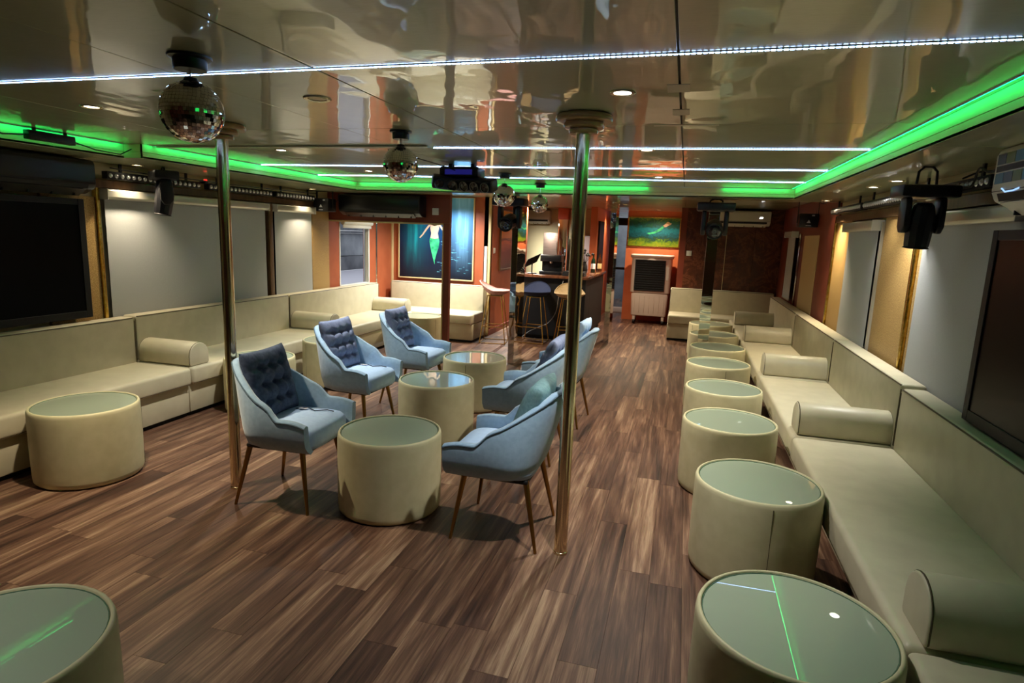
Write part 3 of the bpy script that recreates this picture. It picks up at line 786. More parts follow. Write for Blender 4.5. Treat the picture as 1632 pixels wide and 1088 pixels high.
# ties lying on the seats
for ci, lb in ((0, 'dark cushion tie with pale tag on the nearest left seat'), (1, 'dark cushion tie on the middle left seat')):
    _, x, y, rz = CH[ci]
    t = thing('cushion_tie', lb, 'ribbon', (x, y, .503), rz, 'loose cushion ties')
    MB().tube([(-.04, .10, .003), (.03, .13, .004), (.09, .10, .003), (.15, .14, .003), (.2, .13, .002)], .0035, 5).build('ribbon', 'ribbon', t)
    MB().box(-.02, .03, .10, .125, .004, .006).build('tag_end', 'tag', t)

# ------------------------------------------------------------------ disco balls
def disco(label, x, y, zc, R, drop_r=.055):
    t = thing('disco_ball', label, 'disco ball', (x, y, zc), 0, 'mirror balls hanging under the ceiling')
    top = ZC-zc
    MB().lathe([(0, top-.045), (drop_r*.8, top-.045), (drop_r*.84, top-.04), (drop_r*.86, top-.012), (drop_r*1.1, top-.008), (drop_r*1.12, top-.001)], n=28).build('motor', 'black', t)
    MB().tube([(0, 0, R), (0, 0, top-.04)], .003, 6).build('hanging_rod', 'chrome_trim', t)
    MB().lathe([(.004, R+.012), (.02, R+.008), (.024, R-.002)], n=16).build('collar', 'black', t)
    MB().lathe([(R*.985*math.sin(PI*k/16), -R*.985*math.cos(PI*k/16)) for k in range(17)], n=32).build('core', 'matte_black', t)
    mb = MB(); nl = 26
    for i in range(nl):
        a = PI*(i+.5)/nl; n = max(4, int(2*nl*math.sin(a)))
        for j in range(n):
            th = 2*PI*(j+(i % 2)*.5)/n
            c = Vector((math.sin(a)*math.cos(th), math.sin(a)*math.sin(th), math.cos(a)))
            nn = (c+Vector((random.gauss(0, 1), random.gauss(0, 1), random.gauss(0, 1)))*.034).normalized()
            e1 = Vector((-math.sin(th), math.cos(th), 0)); e1 = (e1-nn*e1.dot(nn)).normalized(); e2 = nn.cross(e1)
            s1 = R*math.sin(a)*PI/n*.94; s2 = R*PI/nl/2*.94
            p = c*R
            mb.add([p-e1*s1-e2*s2, p+e1*s1-e2*s2, p+e1*s1+e2*s2, p-e1*s1+e2*s2], [[0, 1, 2, 3]])
    me = bpy.data.meshes.new('mirror_tiles'); me.from_pydata(mb.v, [], mb.f); me.materials.append(M['tile_mirror'])
    o = bpy.data.objects.new('mirror_tiles', me); COL.objects.link(o); o.parent = t; o['kind'] = 'stuff'
    return t
disco('biggest mirror ball, nearest the camera at upper left', -1.64, 1.765, 1.965, .1, .062)
disco('second mirror ball from the camera', -1.585, 3.22, 1.963, .098)
disco('third mirror ball, right of the multi-lens stage light', -1.64, 5.44, 1.942, .100)
disco('farthest mirror ball, before the bar', -1.545, 6.45, 1.924, .092)

# ------------------------------------------------------------------ stage lights
def head_light(label, x, y, zt, rz, sc=1.0, tilt=0.0, hang=0.0):
    t = thing('moving_head_light', label, 'stage light', (x, y, zt), rz, 'moving head stage lights')
    k = sc
    MB().box(-.145*k, .145*k, -.085*k, .085*k, -.095*k, -.03*k).build('base', 'black', t, bevel=.012*k)
    MB().tube([(-.05*k, 0, -.035*k), (-.045*k, 0, -.012*k+hang*.8), (-.02*k, 0, hang-.001), (.02*k, 0, hang-.001), (.045*k, 0, -.012*k+hang*.8), (.05*k, 0, -.035*k)], .007*k, 6).build('clamp', 'black', t)
    MB().box(-.06*k, .06*k, -.0862*k, -.085*k, -.08*k, -.045*k).build('panel', 'bezel', t)
    for s in (-1, 1):
        MB().prism([(-.035*k, -.095*k), (.035*k, -.095*k), (.045*k, -.14*k), (.045*k, -.25*k), (.02*k, -.285*k), (-.02*k, -.285*k), (-.045*k, -.25*k), (-.045*k, -.14*k)], 'x', s*.085*k-.017*k, s*.085*k+.017*k).build('yoke_arm', 'black', t, bevel=.008*k)
    hp = bpy.data.objects.new('head', MB().lathe([(0, -.135*k), (.055*k, -.135*k), (.060*k, -.128*k), (.066*k, -.03*k), (.066*k, .03*k), (.05*k, .09*k), (.035*k, .105*k), (0, .107*k)], n=12).mesh('head', 'black', angle=25)); COL.objects.link(hp)
    hp.parent = t; hp.location = (0, 0, -.225*k)
    MB().lathe([(0, -.1365*k), (.042*k, -.1385*k), (.05*k, -.136*k)], n=24).build('front_lens', 'dark_lens', hp)
    MB().lathe([(.050*k, -.128*k), (.064*k, -.139*k), (.056*k, -.141*k), (.050*k, -.136*k)], n=24).build('lens_ring', 'matte_black', hp)
    hp.rotation_euler = (tilt, 0, 0)
    return t
head_light('big moving head light hanging at the right, below the green step', 1.22, 3.86, ZS-.07, .10, 1.0, .12, .07)
head_light('moving head light hanging over the left sofa by the LED bar', -4.27, 4.24, ZS, -.6, 1.08, -.15)
head_light('moving head light on the mirror column by the bar', -1.99, 6.86, ZS, 0, 1.32, -1.35)
head_light('moving head light on the mirror column at the right', .265, 6.86, ZS, 0, 1.32, -1.35)

def laser(label, x, y, zt, rz, up=0):
    t = thing('laser_projector', label, 'stage light', (x, y, zt), rz, 'boxed laser projectors')
    MB().box(-.105, .105, -.09, .09, -.25, -.09).build('housing', 'black', t, bevel=.008)
    for s in (-1, 1): MB().box(s*.112-.004, s*.112+.004, -.015, .015, -.2, up-.005).build('bracket_arm', 'matte_black', t, bevel=.001, seg=1)
    MB().box(-.116, .116, -.015, .015, up-.006, up-.001).build('bracket_top', 'matte_black', t)
    MB().prism([(-.022, -.20), (.022, -.20), (0, -.163)], 'y', -.0915, -.0902).build('warning_triangle', 'print_white', t, smooth=False)
    MB().box(-.03, .03, -.0915, -.0902, -.235, -.227).build('warning_text_line', 'print_white', t, smooth=False)
    MB().box(.03, .06, -.0915, -.0902, -.12, -.105).build('label_plate', 'tag', t, smooth=False)
    MB().tube([(.06, .09, -.16), (.11, .12, -.1), (.115, .13, -.02)], .005, 6).build('power_lead', 'cable', t)
    return t
laser('laser projector box under the left soffit beside the black air conditioner', -4.42, 6.86, ZS, 0)
laser('laser projector box under the far right soffit', 1.37, 8.1, ZC-.08, 0, .08)

def spider():
    t = thing('spider_beam_light', 'dark multi-lens spider beam light on the ceiling centre', 'stage light', (-1.77, 4.76, ZC))
    MB().box(-.19, .14, -.09, .09, -.105, -.03).build('base', 'black', t, bevel=.012)
    MB().box(-.14, .09, -.0915, -.09, -.09, -.05).build('display_panel', 'uv', t, smooth=False)
    for x in (-.12, .07): MB().box(x-.015, x+.015, -.03, .03, -.03, -.001).build('ceiling_foot', 'matte_black', t, bevel=.004)
    for n, (cx, cz, rz) in enumerate(((-.06, -.155, .5), (.10, -.165, -.22))):
        b = bpy.data.objects.new('beam_bar', MB().box(-.20, .20, -.055, .055, -.05, .05).mesh('beam_bar', 'black', bevel=.02, seg=3)); COL.objects.link(b)
        b.parent = t; b.location = (cx, -.03-.05*n, cz); b.rotation_euler = (.35, .06, rz)
        for k in range(4):
            MB().lathe([(.030, -.056), (.038, -.066), (.040, -.072), (.034, -.072), (.030, -.064), (0, -.061)], c=(-.145+.097*k, 0, -.0), n=20, axis='y').build('beam_lens', 'dark_lens', b)
    MB().tube([(-.25, -.85, -.006), (-.15, -.7, -.03), (-.06, -.4, -.05), (-.05, -.1, -.06)], .004, 6).build('power_lead', 'cable', t)
    return t
spider()

# LED wash bars
lens_me = MB().lathe([(0, .012), (.010, .010), (.0165, .003), (.018, 0)], n=14, axis='x').mesh('lens', 'lens')
def led_bar(label, x, y0, y1, z, side):
    t = thing('led_wash_bar', label, 'light bar', (x, (y0+y1)/2, z), 0, 'LED wash bars above the blinds')
    h = (y1-y0)/2
    MB().box(-.03, .03, -h, h, -.03, .03).build('housing', 'matte_black', t, bevel=.006)
    for s in (-1, 1): MB().box(-.006, .006, s*h*.7-.012, s*h*.7+.012, .03, ZS-z-.001).build('bracket', 'matte_black', t)
    n = int((y1-y0-.04)/.052)
    for k in range(n):
        o = bpy.data.objects.new('lens', lens_me); COL.objects.link(o); o.parent = t
        o.location = (side*.031, -h+.03+(2*h-.06)*k/(n-1), -.002); o.rotation_euler = (0, 0, 0 if side > 0 else PI)
    return t
led_bar('LED wash bar over the left blind, nearest the camera', XL+.09, 3.90, 4.88, 1.945, 1)
led_bar('LED wash bar in the middle of the left row', XL+.09, 4.98, 5.93, 1.945, 1)
led_bar('LED wash bar at the far end of the left row', XL+.09, 6.0, 6.74, 1.945, 1)
led_bar('LED wash bar at the far end of the right wall', XR-.08, 5.86, 6.96, 1.945, -1)
led_bar('LED wash bar behind the big right moving head', XR-.08, 4.70, 5.78, 1.945, -1)
led_bar('LED wash bar beside the white air conditioner', XR-.08, 3.55, 4.62, 1.945, -1)
t = thing('indicator_box', 'small red indicator lamp on the left LED bar', 'indicator', (XL+.13, 4.93, 1.985))
MB().box(-.012, .012, -.012, .012, 0, .022).build('red_cap', 'red_dot', t, bevel=.003); MB().box(-.06, .012, -.018, .018, -.02, 0).build('clip', 'black', t)

# cables along the right soffit
def cable(label, pts, r=.006, m='cable'):
    P = [Vector(p) for p in pts]; out = []
    for i in range(len(P)-1):
        a, b = P[max(0, i-1)], P[i]; c, d = P[i+1], P[min(len(P)-1, i+2)]
        for k in range(8):
            s = k/8; out.append(.5*((2*b)+(c-a)*s+(2*a-5*b+4*c-d)*s*s+(3*b-a-3*c+d)*s**3))
    out.append(P[-1])
    c = out[0]
    o = MB().tube([p-c for p in out], r, 6).build('power_cable', m); o.location = c
    return tag(o, label, 'cable')
cable('black cable running from the big right moving head to the white air conditioner', [(1.385, 3.84, 1.93), (1.36, 3.66, 1.93), (1.34, 3.55, 2.0), (1.34, 3.42, 1.97), (1.38, 3.26, 2.02)])
cable('second black cable looped above the right LED bar', [(1.40, 3.9, 1.985), (1.44, 3.8, 2.01), (1.45, 3.6, 2.0), (1.46, 3.4, 2.03)], .005)
cable('black cable drooping along the left LED bars', [(-4.47, 3.92, 2.0), (-4.45, 4.3, 1.985), (-4.46, 4.7, 1.99), (-4.46, 5.3, 1.985), (-4.47, 6.2, 1.995), (-4.45, 6.75, 2.0)], .005)
cable('black cable hanging along the far right laser projector', [(1.44, 8.05, 2.12), (1.46, 7.7, 2.07), (1.45, 7.3, 2.12)], .005)

# ------------------------------------------------------------------ televisions
def tv(label, x, y0, y1, z0, z1, side):
    t = thing('television', label, 'television', (x, (y0+y1)/2, z0), 0, 'wall televisions'); h = (y1-y0)/2; H = z1-z0; s = side
    MB().box(*sorted((s*.0, s*.05)), -h, h, 0, H).build('casing', 'bezel', t, bevel=.006)
    MB().box(*sorted((s*.050, s*.0515)), -h+.05, h-.05, .055, H-.045).build('screen', 'screen', t, smooth=False)
    for b in ((-h, -h+.05, 0, H), (h-.05, h, 0, H), (-h+.05, h-.05, 0, .055), (-h+.05, h-.05, H-.045, H)):
        MB().box(*sorted((s*.0502, s*.058)), *b).build('bezel', 'bezel', t, bevel=.002, seg=1)
    MB().box(*sorted((-s*.028, 0)), -.2, .2, H*.4, H*.6).build('wall_mount', 'matte_black', t)
    return t
tv('big black television on the left wall under the black air conditioner', XL+.06, 1.84, 3.685, .83, 1.742, 1)
tv('big black television cut by the right edge of the photo', XR-.085, 1.75, 3.345, .80, 1.70, -1)

# ------------------------------------------------------------------ air conditioners
def aircon(label, loc, rz, w, h, d, m, sticker=False, disp=None, slot='ac_slot'):
    t = thing('air_conditioner', label, 'air conditioner', loc, rz, 'split air conditioners'); a = w/2
    prof = [(0, 0), (0, h), (-d*.80, h), (-d*.95, h*.96), (-d, h*.86), (-d, h*.30), (-d*.93, h*.16), (-d*.55, 0)]
    MB().prism(prof, 'x', -a, a).build('body', m, t, bevel=.012, seg=3)
    MB().prism([(-d*.935, h*.165), (-d*.99, h*.27), (-d*.995, h*.265), (-d*.945, h*.15)], 'x', -a*.88, a*.88).build('louver_gap', slot, t)
    MB().prism([(-d*.60, -.004), (-d*.93, h*.14), (-d*.945, h*.125), (-d*.615, -.018)], 'x', -a*.86, a*.86).build('louver', m, t, bevel=.002, seg=1)
    for k in range(6): MB().box(-a*.8+k*a*.31, -a*.8+k*a*.31+.008, -d*.75, -d*.60, -.016, h*.02).build('vane', slot, t)
    MB().box(-a*.98, a*.98, -d*1.002, -d*.998, h*.30, h*.312).build('panel_seam', slot, t)
    if disp: MB().prism([(a*.62, h*.5), (a*.72, h*.5), (a*.74, h*.6), (a*.64, h*.6)], 'y', -d*1.006, -d*1.0).build('display', disp, t, smooth=False)
    if sticker:
        cols = [rgb(40, 96, 130), rgb(30, 60, 84), rgb(96, 120, 60), rgb(60, 130, 160)]
        for i in range(2):
            for k in range(4):
                nm = 'sticker_%d' % ((i+k) % 4)
                if nm not in M: M[nm] = mat(nm, cols[(i+k) % 4], .4)
                x0 = -a*.95+k*.075
                MB().box(x0, x0+.071, -d*1.006, -d*1.001, h*(.42+.29*i), h*(.58+.29*i)).build('sticker_tile', nm, t, smooth=False)
        MB().box(-a*.95, -a*.95+.296, -d*1.006, -d*1.001, h*.60, h*.69).build('sticker_band', 'bezel', t, smooth=False)
        MB().tube([(-a*.80, -d*1.004, h*.34), (-a*.73, -d*1.004, h*.28), (-a*.60, -d*1.004, h*.285), (-a*.5, -d*1.004, h*.31)], .003, 6).build('blue_light_line', 'disp_blue', t)
    return t
aircon('white air conditioner with blue stickers at the right edge', (XR-.004, 2.72, 1.775), -PI/2, .98, .275, .23, 'white_plastic', True)
aircon('black air conditioner above the left television', (XL+.004, 3.15, 1.78), PI/2, 1.08, .255, .25, 'ac_black')
aircon('black air conditioner on the terracotta portal board', (-3.745, 7.20, 1.765), 0, 1.12, .262, .22, 'ac_black')
aircon('white air conditioner with lit display on the brown marble wall', (.80, 10.738, 1.872), 0, .90, .232, .22, 'white_plastic', False, 'disp')
aircon('white air conditioner on the cream wall behind the bar', (-3.05, 12.6, 1.845), 0, .60, .27, .2, 'white_plastic')

# ------------------------------------------------------------------ mermaid mural
def mural_mat():
    m = mat('mural_print', (0, 0, 0, 1), .35); g = N(m); tc = g.n('ShaderNodeTexCoord'); sp = g.n('ShaderNodeSeparateXYZ'); g.l(tc, 'Generated', sp, 0)
    base = g.ramp(sp, 'Z', [(0, rgb(8, 12, 28)), (.35, rgb(10, 30, 56)), (.65, rgb(8, 56, 96)), (.85, rgb(20, 112, 170)), (1, rgb(60, 170, 225))])
    mp = g.n('ShaderNodeMapping'); mp.inputs['Scale'].default_value = (9, 1, .7); g.l(tc, 'Generated', mp, 0)
    n = g.noise(mp, 1.6, 4, .6); ray = g.ramp(n, 0, [(.48, (0, 0, 0, 1)), (.68, (1, 1, 1, 1))])
    def band(c, w_):
        d = g.math('ABSOLUTE', (g.math('SUBTRACT', (sp, 'X'), c), 0)); e = g.math('SUBTRACT', 1.0, (g.math('DIVIDE', (d, 0), w_), 0)); e.use_clamp = True; return e
    zf = g.math('POWER', (sp, 'Z'), 1.5)
    k1 = g.math('MULTIPLY', (band(.22, .2), 0), (g.math('MULTIPLY', (zf, 0), 1.7), 0)); k2 = g.math('MULTIPLY', (band(.86, .24), 0), (zf, 0))
    r1 = g.math('MULTIPLY', (g.math('MULTIPLY', (ray, 0), .75), 0), 1.0)
    a1 = g.math('MULTIPLY', (k1, 0), (g.math('ADD', (r1, 0), .3), 0)); a1.use_clamp = True
    a2 = g.math('MULTIPLY', (k2, 0), (g.math('ADD', (r1, 0), .75), 0)); a2.use_clamp = True
    mx = g.n('ShaderNodeMix', data_type='RGBA'); g.l(a1, 0, mx, 0); g.l(base, 0, mx, 6); mx.inputs[7].default_value = rgb(30, 190, 196)
    my = g.n('ShaderNodeMix', data_type='RGBA'); g.l(a2, 0, my, 0); g.t.links.new(mx.outputs[2], my.inputs[6]); my.inputs[7].default_value = rgb(150, 214, 255)
    g.t.links.new(my.outputs[2], g.b.inputs['Base Color']); return m
M['mural'] = mural_mat()
mu = thing('mermaid_mural', 'tall dark blue underwater mural with a mermaid behind the corner sofa', 'painting', (-3.83, 9.05, .84))
MW, MH = .645, 1.285
MB().box(-MW+.02, MW-.02, -.02, -.002, .02, MH-.005).build('canvas', 'mural', mu, smooth=False)
for b in ((-MW, -MW+.02, 0, MH), (MW-.02, MW, 0, MH), (-MW+.02, MW-.02, 0, .02), (-MW+.02, MW-.02, MH-.005, MH)):
    MB().box(b[0], b[1], -.03, -.001, b[2], b[3]).build('frame', 'cream_trim', mu, bevel=.003, seg=1)
def flat(poly, nm, m, y=-.0215, par=mu): return MB().prism(poly, 'y', y-.0012, y).build(nm, m, par, smooth=False)
mxx, mz = -.02, .0
flat([(mxx-.075, .66), (mxx-.085, .60), (mxx-.062, .48), (mxx-.035, .38), (mxx-.012, .30), (mxx+.008, .24), (mxx+.01, .30), (mxx+.035, .40), (mxx+.07, .50), (mxx+.085, .60), (mxx+.07, .66), (mxx, .645)], 'mermaid_tail', 'tail')
flat([(mxx-.07, .655), (mxx, .64), (mxx+.07, .655), (mxx+.055, .73), (mxx+.075, .80), (mxx+.07, .86), (mxx+.02, .885), (mxx-.02, .885), (mxx-.07, .86), (mxx-.075, .80), (mxx-.055, .73)], 'mermaid_torso', 'skin', -.022)
flat([(mxx-.06, .86), (mxx-.09, .87), (mxx-.15, .80), (mxx-.21, .71), (mxx-.26, .655), (mxx-.245, .645), (mxx-.19, .70), (mxx-.12, .79)], 'mermaid_arm', 'skin', -.022)
flat([(mxx+.06, .86), (mxx+.09, .87), (mxx+.15, .80), (mxx+.21, .72), (mxx+.255, .675), (mxx+.245, .66), (mxx+.19, .71), (mxx+.12, .79)], 'mermaid_arm', 'skin', -.022)
flat([(mxx+.10*math.cos(a)*.9, .96+.12*math.sin(a)) for a in [k*PI/10 for k in range(20)]], 'mermaid_hair', 'hair', -.022)
flat([(mxx+.05*math.cos(a), .93+.065*math.sin(a)) for a in [k*PI/8 for k in range(16)]], 'mermaid_face', 'skin', -.0235)
fm = MB()
for k in range(46):
    x = random.uniform(.05, .6); z = random.uniform(.12, .7); s = random.uniform(.012, .035)
    if abs(x-mxx) < .12 and z > .3: continue
    fm.prism([(x-s, z), (x-s*.3, z+s*.22), (x+s*.6, z+s*.05), (x+s, z+s*.2), (x+s, z-s*.2), (x+s*.6, z-s*.05), (x-s*.3, z-s*.22)], 'y', -.0222, -.0212)
tag(fm.build('painted_fish', 'fish', mu, smooth=False), None, None, kind='stuff')

# sunset picture on the bar side wall
def sunset_mat():
    m = mat('sunset_print', (0, 0, 0, 1), .35); g = N(m); tc = g.n('ShaderNodeTexCoord'); sp = g.n('ShaderNodeSeparateXYZ'); g.l(tc, 'Generated', sp, 0)
    n = g.noise(tc_map(g, tc, (1, 3, 14)), 2.0, 4); s = g.math('ADD', (sp, 'Z'), (g.math('MULTIPLY', (g.math('SUBTRACT', (n, 0), .5), 0), .12), 0))
    r = g.ramp(s, 0, [(.0, rgb(70, 24, 14)), (.3, rgb(150, 50, 20)), (.47, rgb(232, 110, 20)), (.5, rgb(120, 50, 14)), (.54, rgb(240, 150, 20)), (.72, rgb(252, 186, 30)), (1, rgb(206, 150, 60))])
    g.t.links.new(r.outputs[0], g.b.inputs['Base Color']); return m
def tc_map(g, tc, sc):
    mp = g.n('ShaderNodeMapping'); mp.inputs['Scale'].default_value = sc; g.l(tc, 'Generated', mp, 0); return mp
M['sunset'] = sunset_mat()
def picture(name, label, loc, rz, w, h, m, fm_, fw=.03):
    t = thing(name, label, 'painting', loc, rz)
    MB().box(-w/2+fw, w/2-fw, -.018, -.002, fw, h-fw).build('canvas', m, t, smooth=False)
    for b in ((-w/2, -w/2+fw, 0, h), (w/2-fw, w/2, 0, h), (-w/2+fw, w/2-fw, 0, fw), (-w/2+fw, w/2-fw, h-fw, h)):
        MB().box(b[0], b[1], -.028, -.001, b[2], b[3]).build('frame', fm_, t, bevel=.003, seg=1)
    return t
picture('sunset_picture', 'tall orange sunset picture on the wall beside the bar', (-2.93, 9.95, 1.0), PI/2, .82, 1.0, 'sunset', 'brown_wood')
def green_mat():
    m = mat('green_sea_print', (0, 0, 0, 1), .4); g = N(m); tc = g.n('ShaderNodeTexCoord'); sp = g.n('ShaderNodeSeparateXYZ'); g.l(tc, 'Generated', sp, 0)
    n = g.noise(tc_map(g, tc, (5, 1, 4)), 2.0, 10, .75, 1.2); s = g.math('ADD', (g.math('MULTIPLY', (sp, 'Z'), .55), 0), (g.math('MULTIPLY', (n, 0), .5), 0))
    r = g.ramp(s, 0, [(.2, rgb(130, 128, 16)), (.33, rgb(80, 110, 16)), (.4, rgb(12, 44, 34)), (.5, rgb(10, 80, 92)), (.58, rgb(14, 110, 120)), (.66, rgb(16, 70, 60)), (.75, rgb(30, 100, 60)), (.86, rgb(150, 170, 60))])
    g.t.links.new(r.outputs[0], g.b.inputs['Base Color']); return m
M['green_sea'] = green_mat()
gp = picture('sea_painting', 'green and yellow underwater painting above the air cooler', (-.635, 12.3, 1.45), 0, 1.0, .58, 'green_sea', 'gold_trim', .02)
flat([(-.13, .27), (.0, .30), (.10, .36), (.17, .42), (.2, .40), (.14, .33), (.03, .27), (-.08, .245)], 'painted_tail', 'tail', -.0185, gp)
flat([(.16, .42), (.22, .46), (.27, .45), (.33, .47), (.32, .455), (.27, .425), (.23, .40), (.19, .39)], 'painted_figure', 'skin', -.0185, gp)
flat([(.2, .45), (.25, .50), (.31, .47), (.30, .43), (.25, .455)], 'painted_hair', 'cap', -.0192, gp)

# ------------------------------------------------------------------ air cooler
t = thing('air_cooler', 'tall beige evaporative air cooler with dark grille below the green painting', 'air cooler', (-.60, 11.95, 0))
MB().prism(rrect(.74, .44, .06), 'z', .60, 1.27).build('upper_body', 'cooler', t, bevel=.015)
MB().prism(rrect(.80, .48, .07), 'z', 1.25, 1.315).build('top_lid', 'cooler', t, bevel=.02, seg=3)
tk = MB(); tk.prism(rrect(.66, .40, .05), 'z', .16, .60); tk.move(lambda x, y, z: (x*(1+(z-.16)*.12), y, z)); tk = tk.build('water_tank', 'cooler', t, bevel=.015)
for k in range(7): MB().box(-.27+k*.09-.006, -.27+k*.09+.006, -.208, -.198, .22, .54).build('rib', 'cooler', tk, bevel=.003, seg=1)
MB().box(-.285, .245, -.226, -.215, .66, 1.20).build('grille_recess', 'ac_slot', t)
for k in range(12):
    sl = MB().box(-.28, .24, -.242, -.224, .685+k*.043, .699+k*.043).build('grille_slat', 'cooler_dark', t, bevel=.002, seg=1)
for b in ((-.30, -.282, .64, 1.22), (.242, .26, .64, 1.22), (-.282, .242, .64, .66), (-.282, .242, 1.2, 1.22)):
    MB().box(b[0], b[1], -.245, -.215, b[2], b[3]).build('grille_frame', 'cooler_dark', t, bevel=.002, seg=1)
MB().box(.28, .33, -.226, -.219, .85, 1.1).build('control_panel', 'white_plastic', t, bevel=.003)
for sx in (-.27, .27):
    for sy in (-.15, .15):
        c = MB().box(sx-.025, sx+.025, sy-.03, sy+.03, .07, .165).build('caster_bracket', 'cooler', t, bevel=.004)
        MB().lathe([(0, -.02), (.042, -.02), (.045, -.012), (.045, .012), (.042, .02), (0, .02)], c=(sx, sy, .046), n=18, axis='x').build('wheel', 'matte_black', c)

# ------------------------------------------------------------------ bar
t = thing('bar_counter', 'black bar counter with a brown wooden top', 'bar', (-1.9, 9.4, 0))
def bb(nm, m, x0, x1, y0, y1, z0, z1, **kw): return MB().box(x0+1.9, x1+1.9, y0-9.4, y1-9.4, z0, z1).build(nm, m, t, **kw)
bb('front_body', 'bar_black', -2.42, -1.42, 9.14, 9.62, .06, .96, bevel=.004, seg=1)
bb('side_body', 'bar_black', -1.95, -1.42, 9.625, 11.2, .06, .96, bevel=.004, seg=1)
bb('front_plinth', 'matte_black', -2.40, -1.46, 9.2, 9.6, 0, .06); bb('side_plinth', 'matte_black', -1.93, -1.46, 9.6, 11.18, 0, .06)
bb('top_board', 'bar_top', -2.46, -1.38, 9.08, 9.66, .96, 1.0, bevel=.006)
bb('top_board', 'bar_top', -1.98, -1.38, 9.663, 11.22, .96, 1.0, bevel=.006)
def lath(name, label, cat, loc, prof, m, extra=None, n=20):
    t = thing(name, label, cat, loc); MB().lathe(prof, n=n).build('body', m, t)
    if extra: MB().lathe(extra[0], n=n).build(extra[1], extra[2], t)
    return t
BP = [(0, 0), (.036, 0), (.038, .006), (.038, .19), (.03, .22), (.013, .25), (.013, .305), (.015, .308), (.015, .315), (0, .316)]
lath('bottle', 'dark green bottle on the bar top by the orange wall', 'bottle', (-1.52, 10.5, 1.0), BP, 'bottle_green', ([(.0385, .06), (.0388, .062), (.0388, .15), (.0385, .152)], 'paper_label', 'print_white'))
lath('bottle', 'amber bottle standing on the bar top end', 'bottle', (-1.47, 10.95, 1.0), BP, 'bottle_amber', ([(.0385, .05), (.0388, .052), (.0388, .14), (.0385, .142)], 'paper_label', 'cream_trim'))
t = thing('dried_flower_vase', 'black vase of dark dried flowers on the bar corner', 'vase', (-1.62, 10.2, 1.0))
MB().lathe([(0, 0), (.04, 0), (.05, .05), (.045, .12), (.025, .17), (.03, .19)], n=20).build('vase', 'matte_black', t)
for k in range(9):
    a = k*2.4; r = .03+.012*k; z = .30+.02*((k*7) % 5)
    s = MB().tube([(0, 0, .15), (r*.5*math.cos(a), r*.5*math.sin(a), z*.75), (r*math.cos(a), r*math.sin(a), z)], .003, 5).build('stem', 'bottle_green', t)
    MB().lathe([(0, -.025), (.018, -.014), (.024, 0), (.018, .014), (0, .025)], c=(r*math.cos(a), r*math.sin(a), z), n=8).build('bloom', 'matte_black', s)
t = thing('coffee_machine', 'black coffee machine on the bar counter', 'machine', (-2.02, 9.42, 1.0))
MB().box(-.17, .17, -.12, .14, 0, .05).build('drip_tray', 'black', t, bevel=.006); MB().box(-.16, .16, .02, .14, .05, .20).build('tank', 'black', t, bevel=.008)
MB().box(-.165, .165, -.10, .14, .20, .30).build('brew_head', 'black', t, bevel=.012); MB().lathe([(0, .17), (.02, .17), (.025, .2)], c=(0, -.05, 0), n=12).build('spout', 'chrome_trim', t)
t = thing('ordering_tablet', 'tilted black tablet on a stand at the left bar end', 'tablet', (-2.32, 9.36, 1.0), .3)
MB().box(-.07, .07, -.06, .06, 0, .012).build('stand_foot', 'black', t, bevel=.003); MB().tube([(0, .02, .01), (0, .05, .1), (0, .02, .17)], .01, 8).build('stand_arm', 'black', t)
pz = MB().box(-.13, .13, -.008, .008, -.09, .09); pz.move(lambda x, y, z: (x*.8+z*.35, y*.8-z*.55, .2+z*.8+x*.4)); pz.build('screen_slab', 'bezel', t, bevel=.002, seg=1)
t = thing('serving_tray', 'low black serving trays stacked on the bar front', 'tray', (-1.64, 9.36, 1.0))
for k in range(3): MB().prism(rrect(.34-.01*k, .30, .03), 'z', k*.022, k*.022+.02).build('tray', 'matte_black', t, bevel=.003)
# fridge and steel duct behind the bar
t = thing('steel_fridge', 'brown-grey steel fridge against the cream bar wall', 'fridge', (-2.62, 12.35, 0))
MB().box(-.17, .17, -.22, .22, .04, 1.66).build('cabinet', 'steel', t, bevel=.008); MB().box(-.168, .168, -.245, -.222, .06, 1.1).build('door', 'steel', t, bevel=.006); MB().box(-.168, .168, -.245, -.222, 1.11, 1.645).build('door', 'steel', t, bevel=.006)
for z in (.75, 1.25): MB().tube([(.12, -.246, z), (.12, -.28, z+.02), (.12, -.28, z+.22), (.12, -.246, z+.24)], .007, 6).build('handle', 'chrome_trim', t)
for sx in (-.13, .13):
    for sy in (-.17, .17): MB().lathe([(.02, 0), (.02, .041)], c=(sx, sy, 0), n=10).build('foot', 'black', t)
t = thing('mirror_duct', 'polished metal duct column behind the bar', 'column', (-2.36, 12.0, 0))
MB().prism(rrect(.20, .2, .02), 'z', 0, ZC-.22).build('shaft', 'mirror', t, bevel=.004); MB().prism(rrect(.22, .22, .02), 'z', ZC-.22, ZC-.002).build('collar', 'terra_dark', t, bevel=.004)
t = thing('tall_white_fridge', 'pale grey fridge beside the metal duct behind the bar', 'fridge', (-2.02, 12.33, 0))
MB().box(-.2, .2, -.22, .24, .03, 1.62).build('cabinet', 'pale_steel', t, bevel=.01); MB().box(-.198, .198, -.245, -.222, .05, .95).build('door', 'pale_steel', t, bevel=.006); MB().box(-.198, .198, -.245, -.222, .96, 1.60).build('door', 'pale_steel', t, bevel=.006)
MB().box(-.2, .2, -.2, .2, 0, .03).build('plinth', 'matte_black', t)
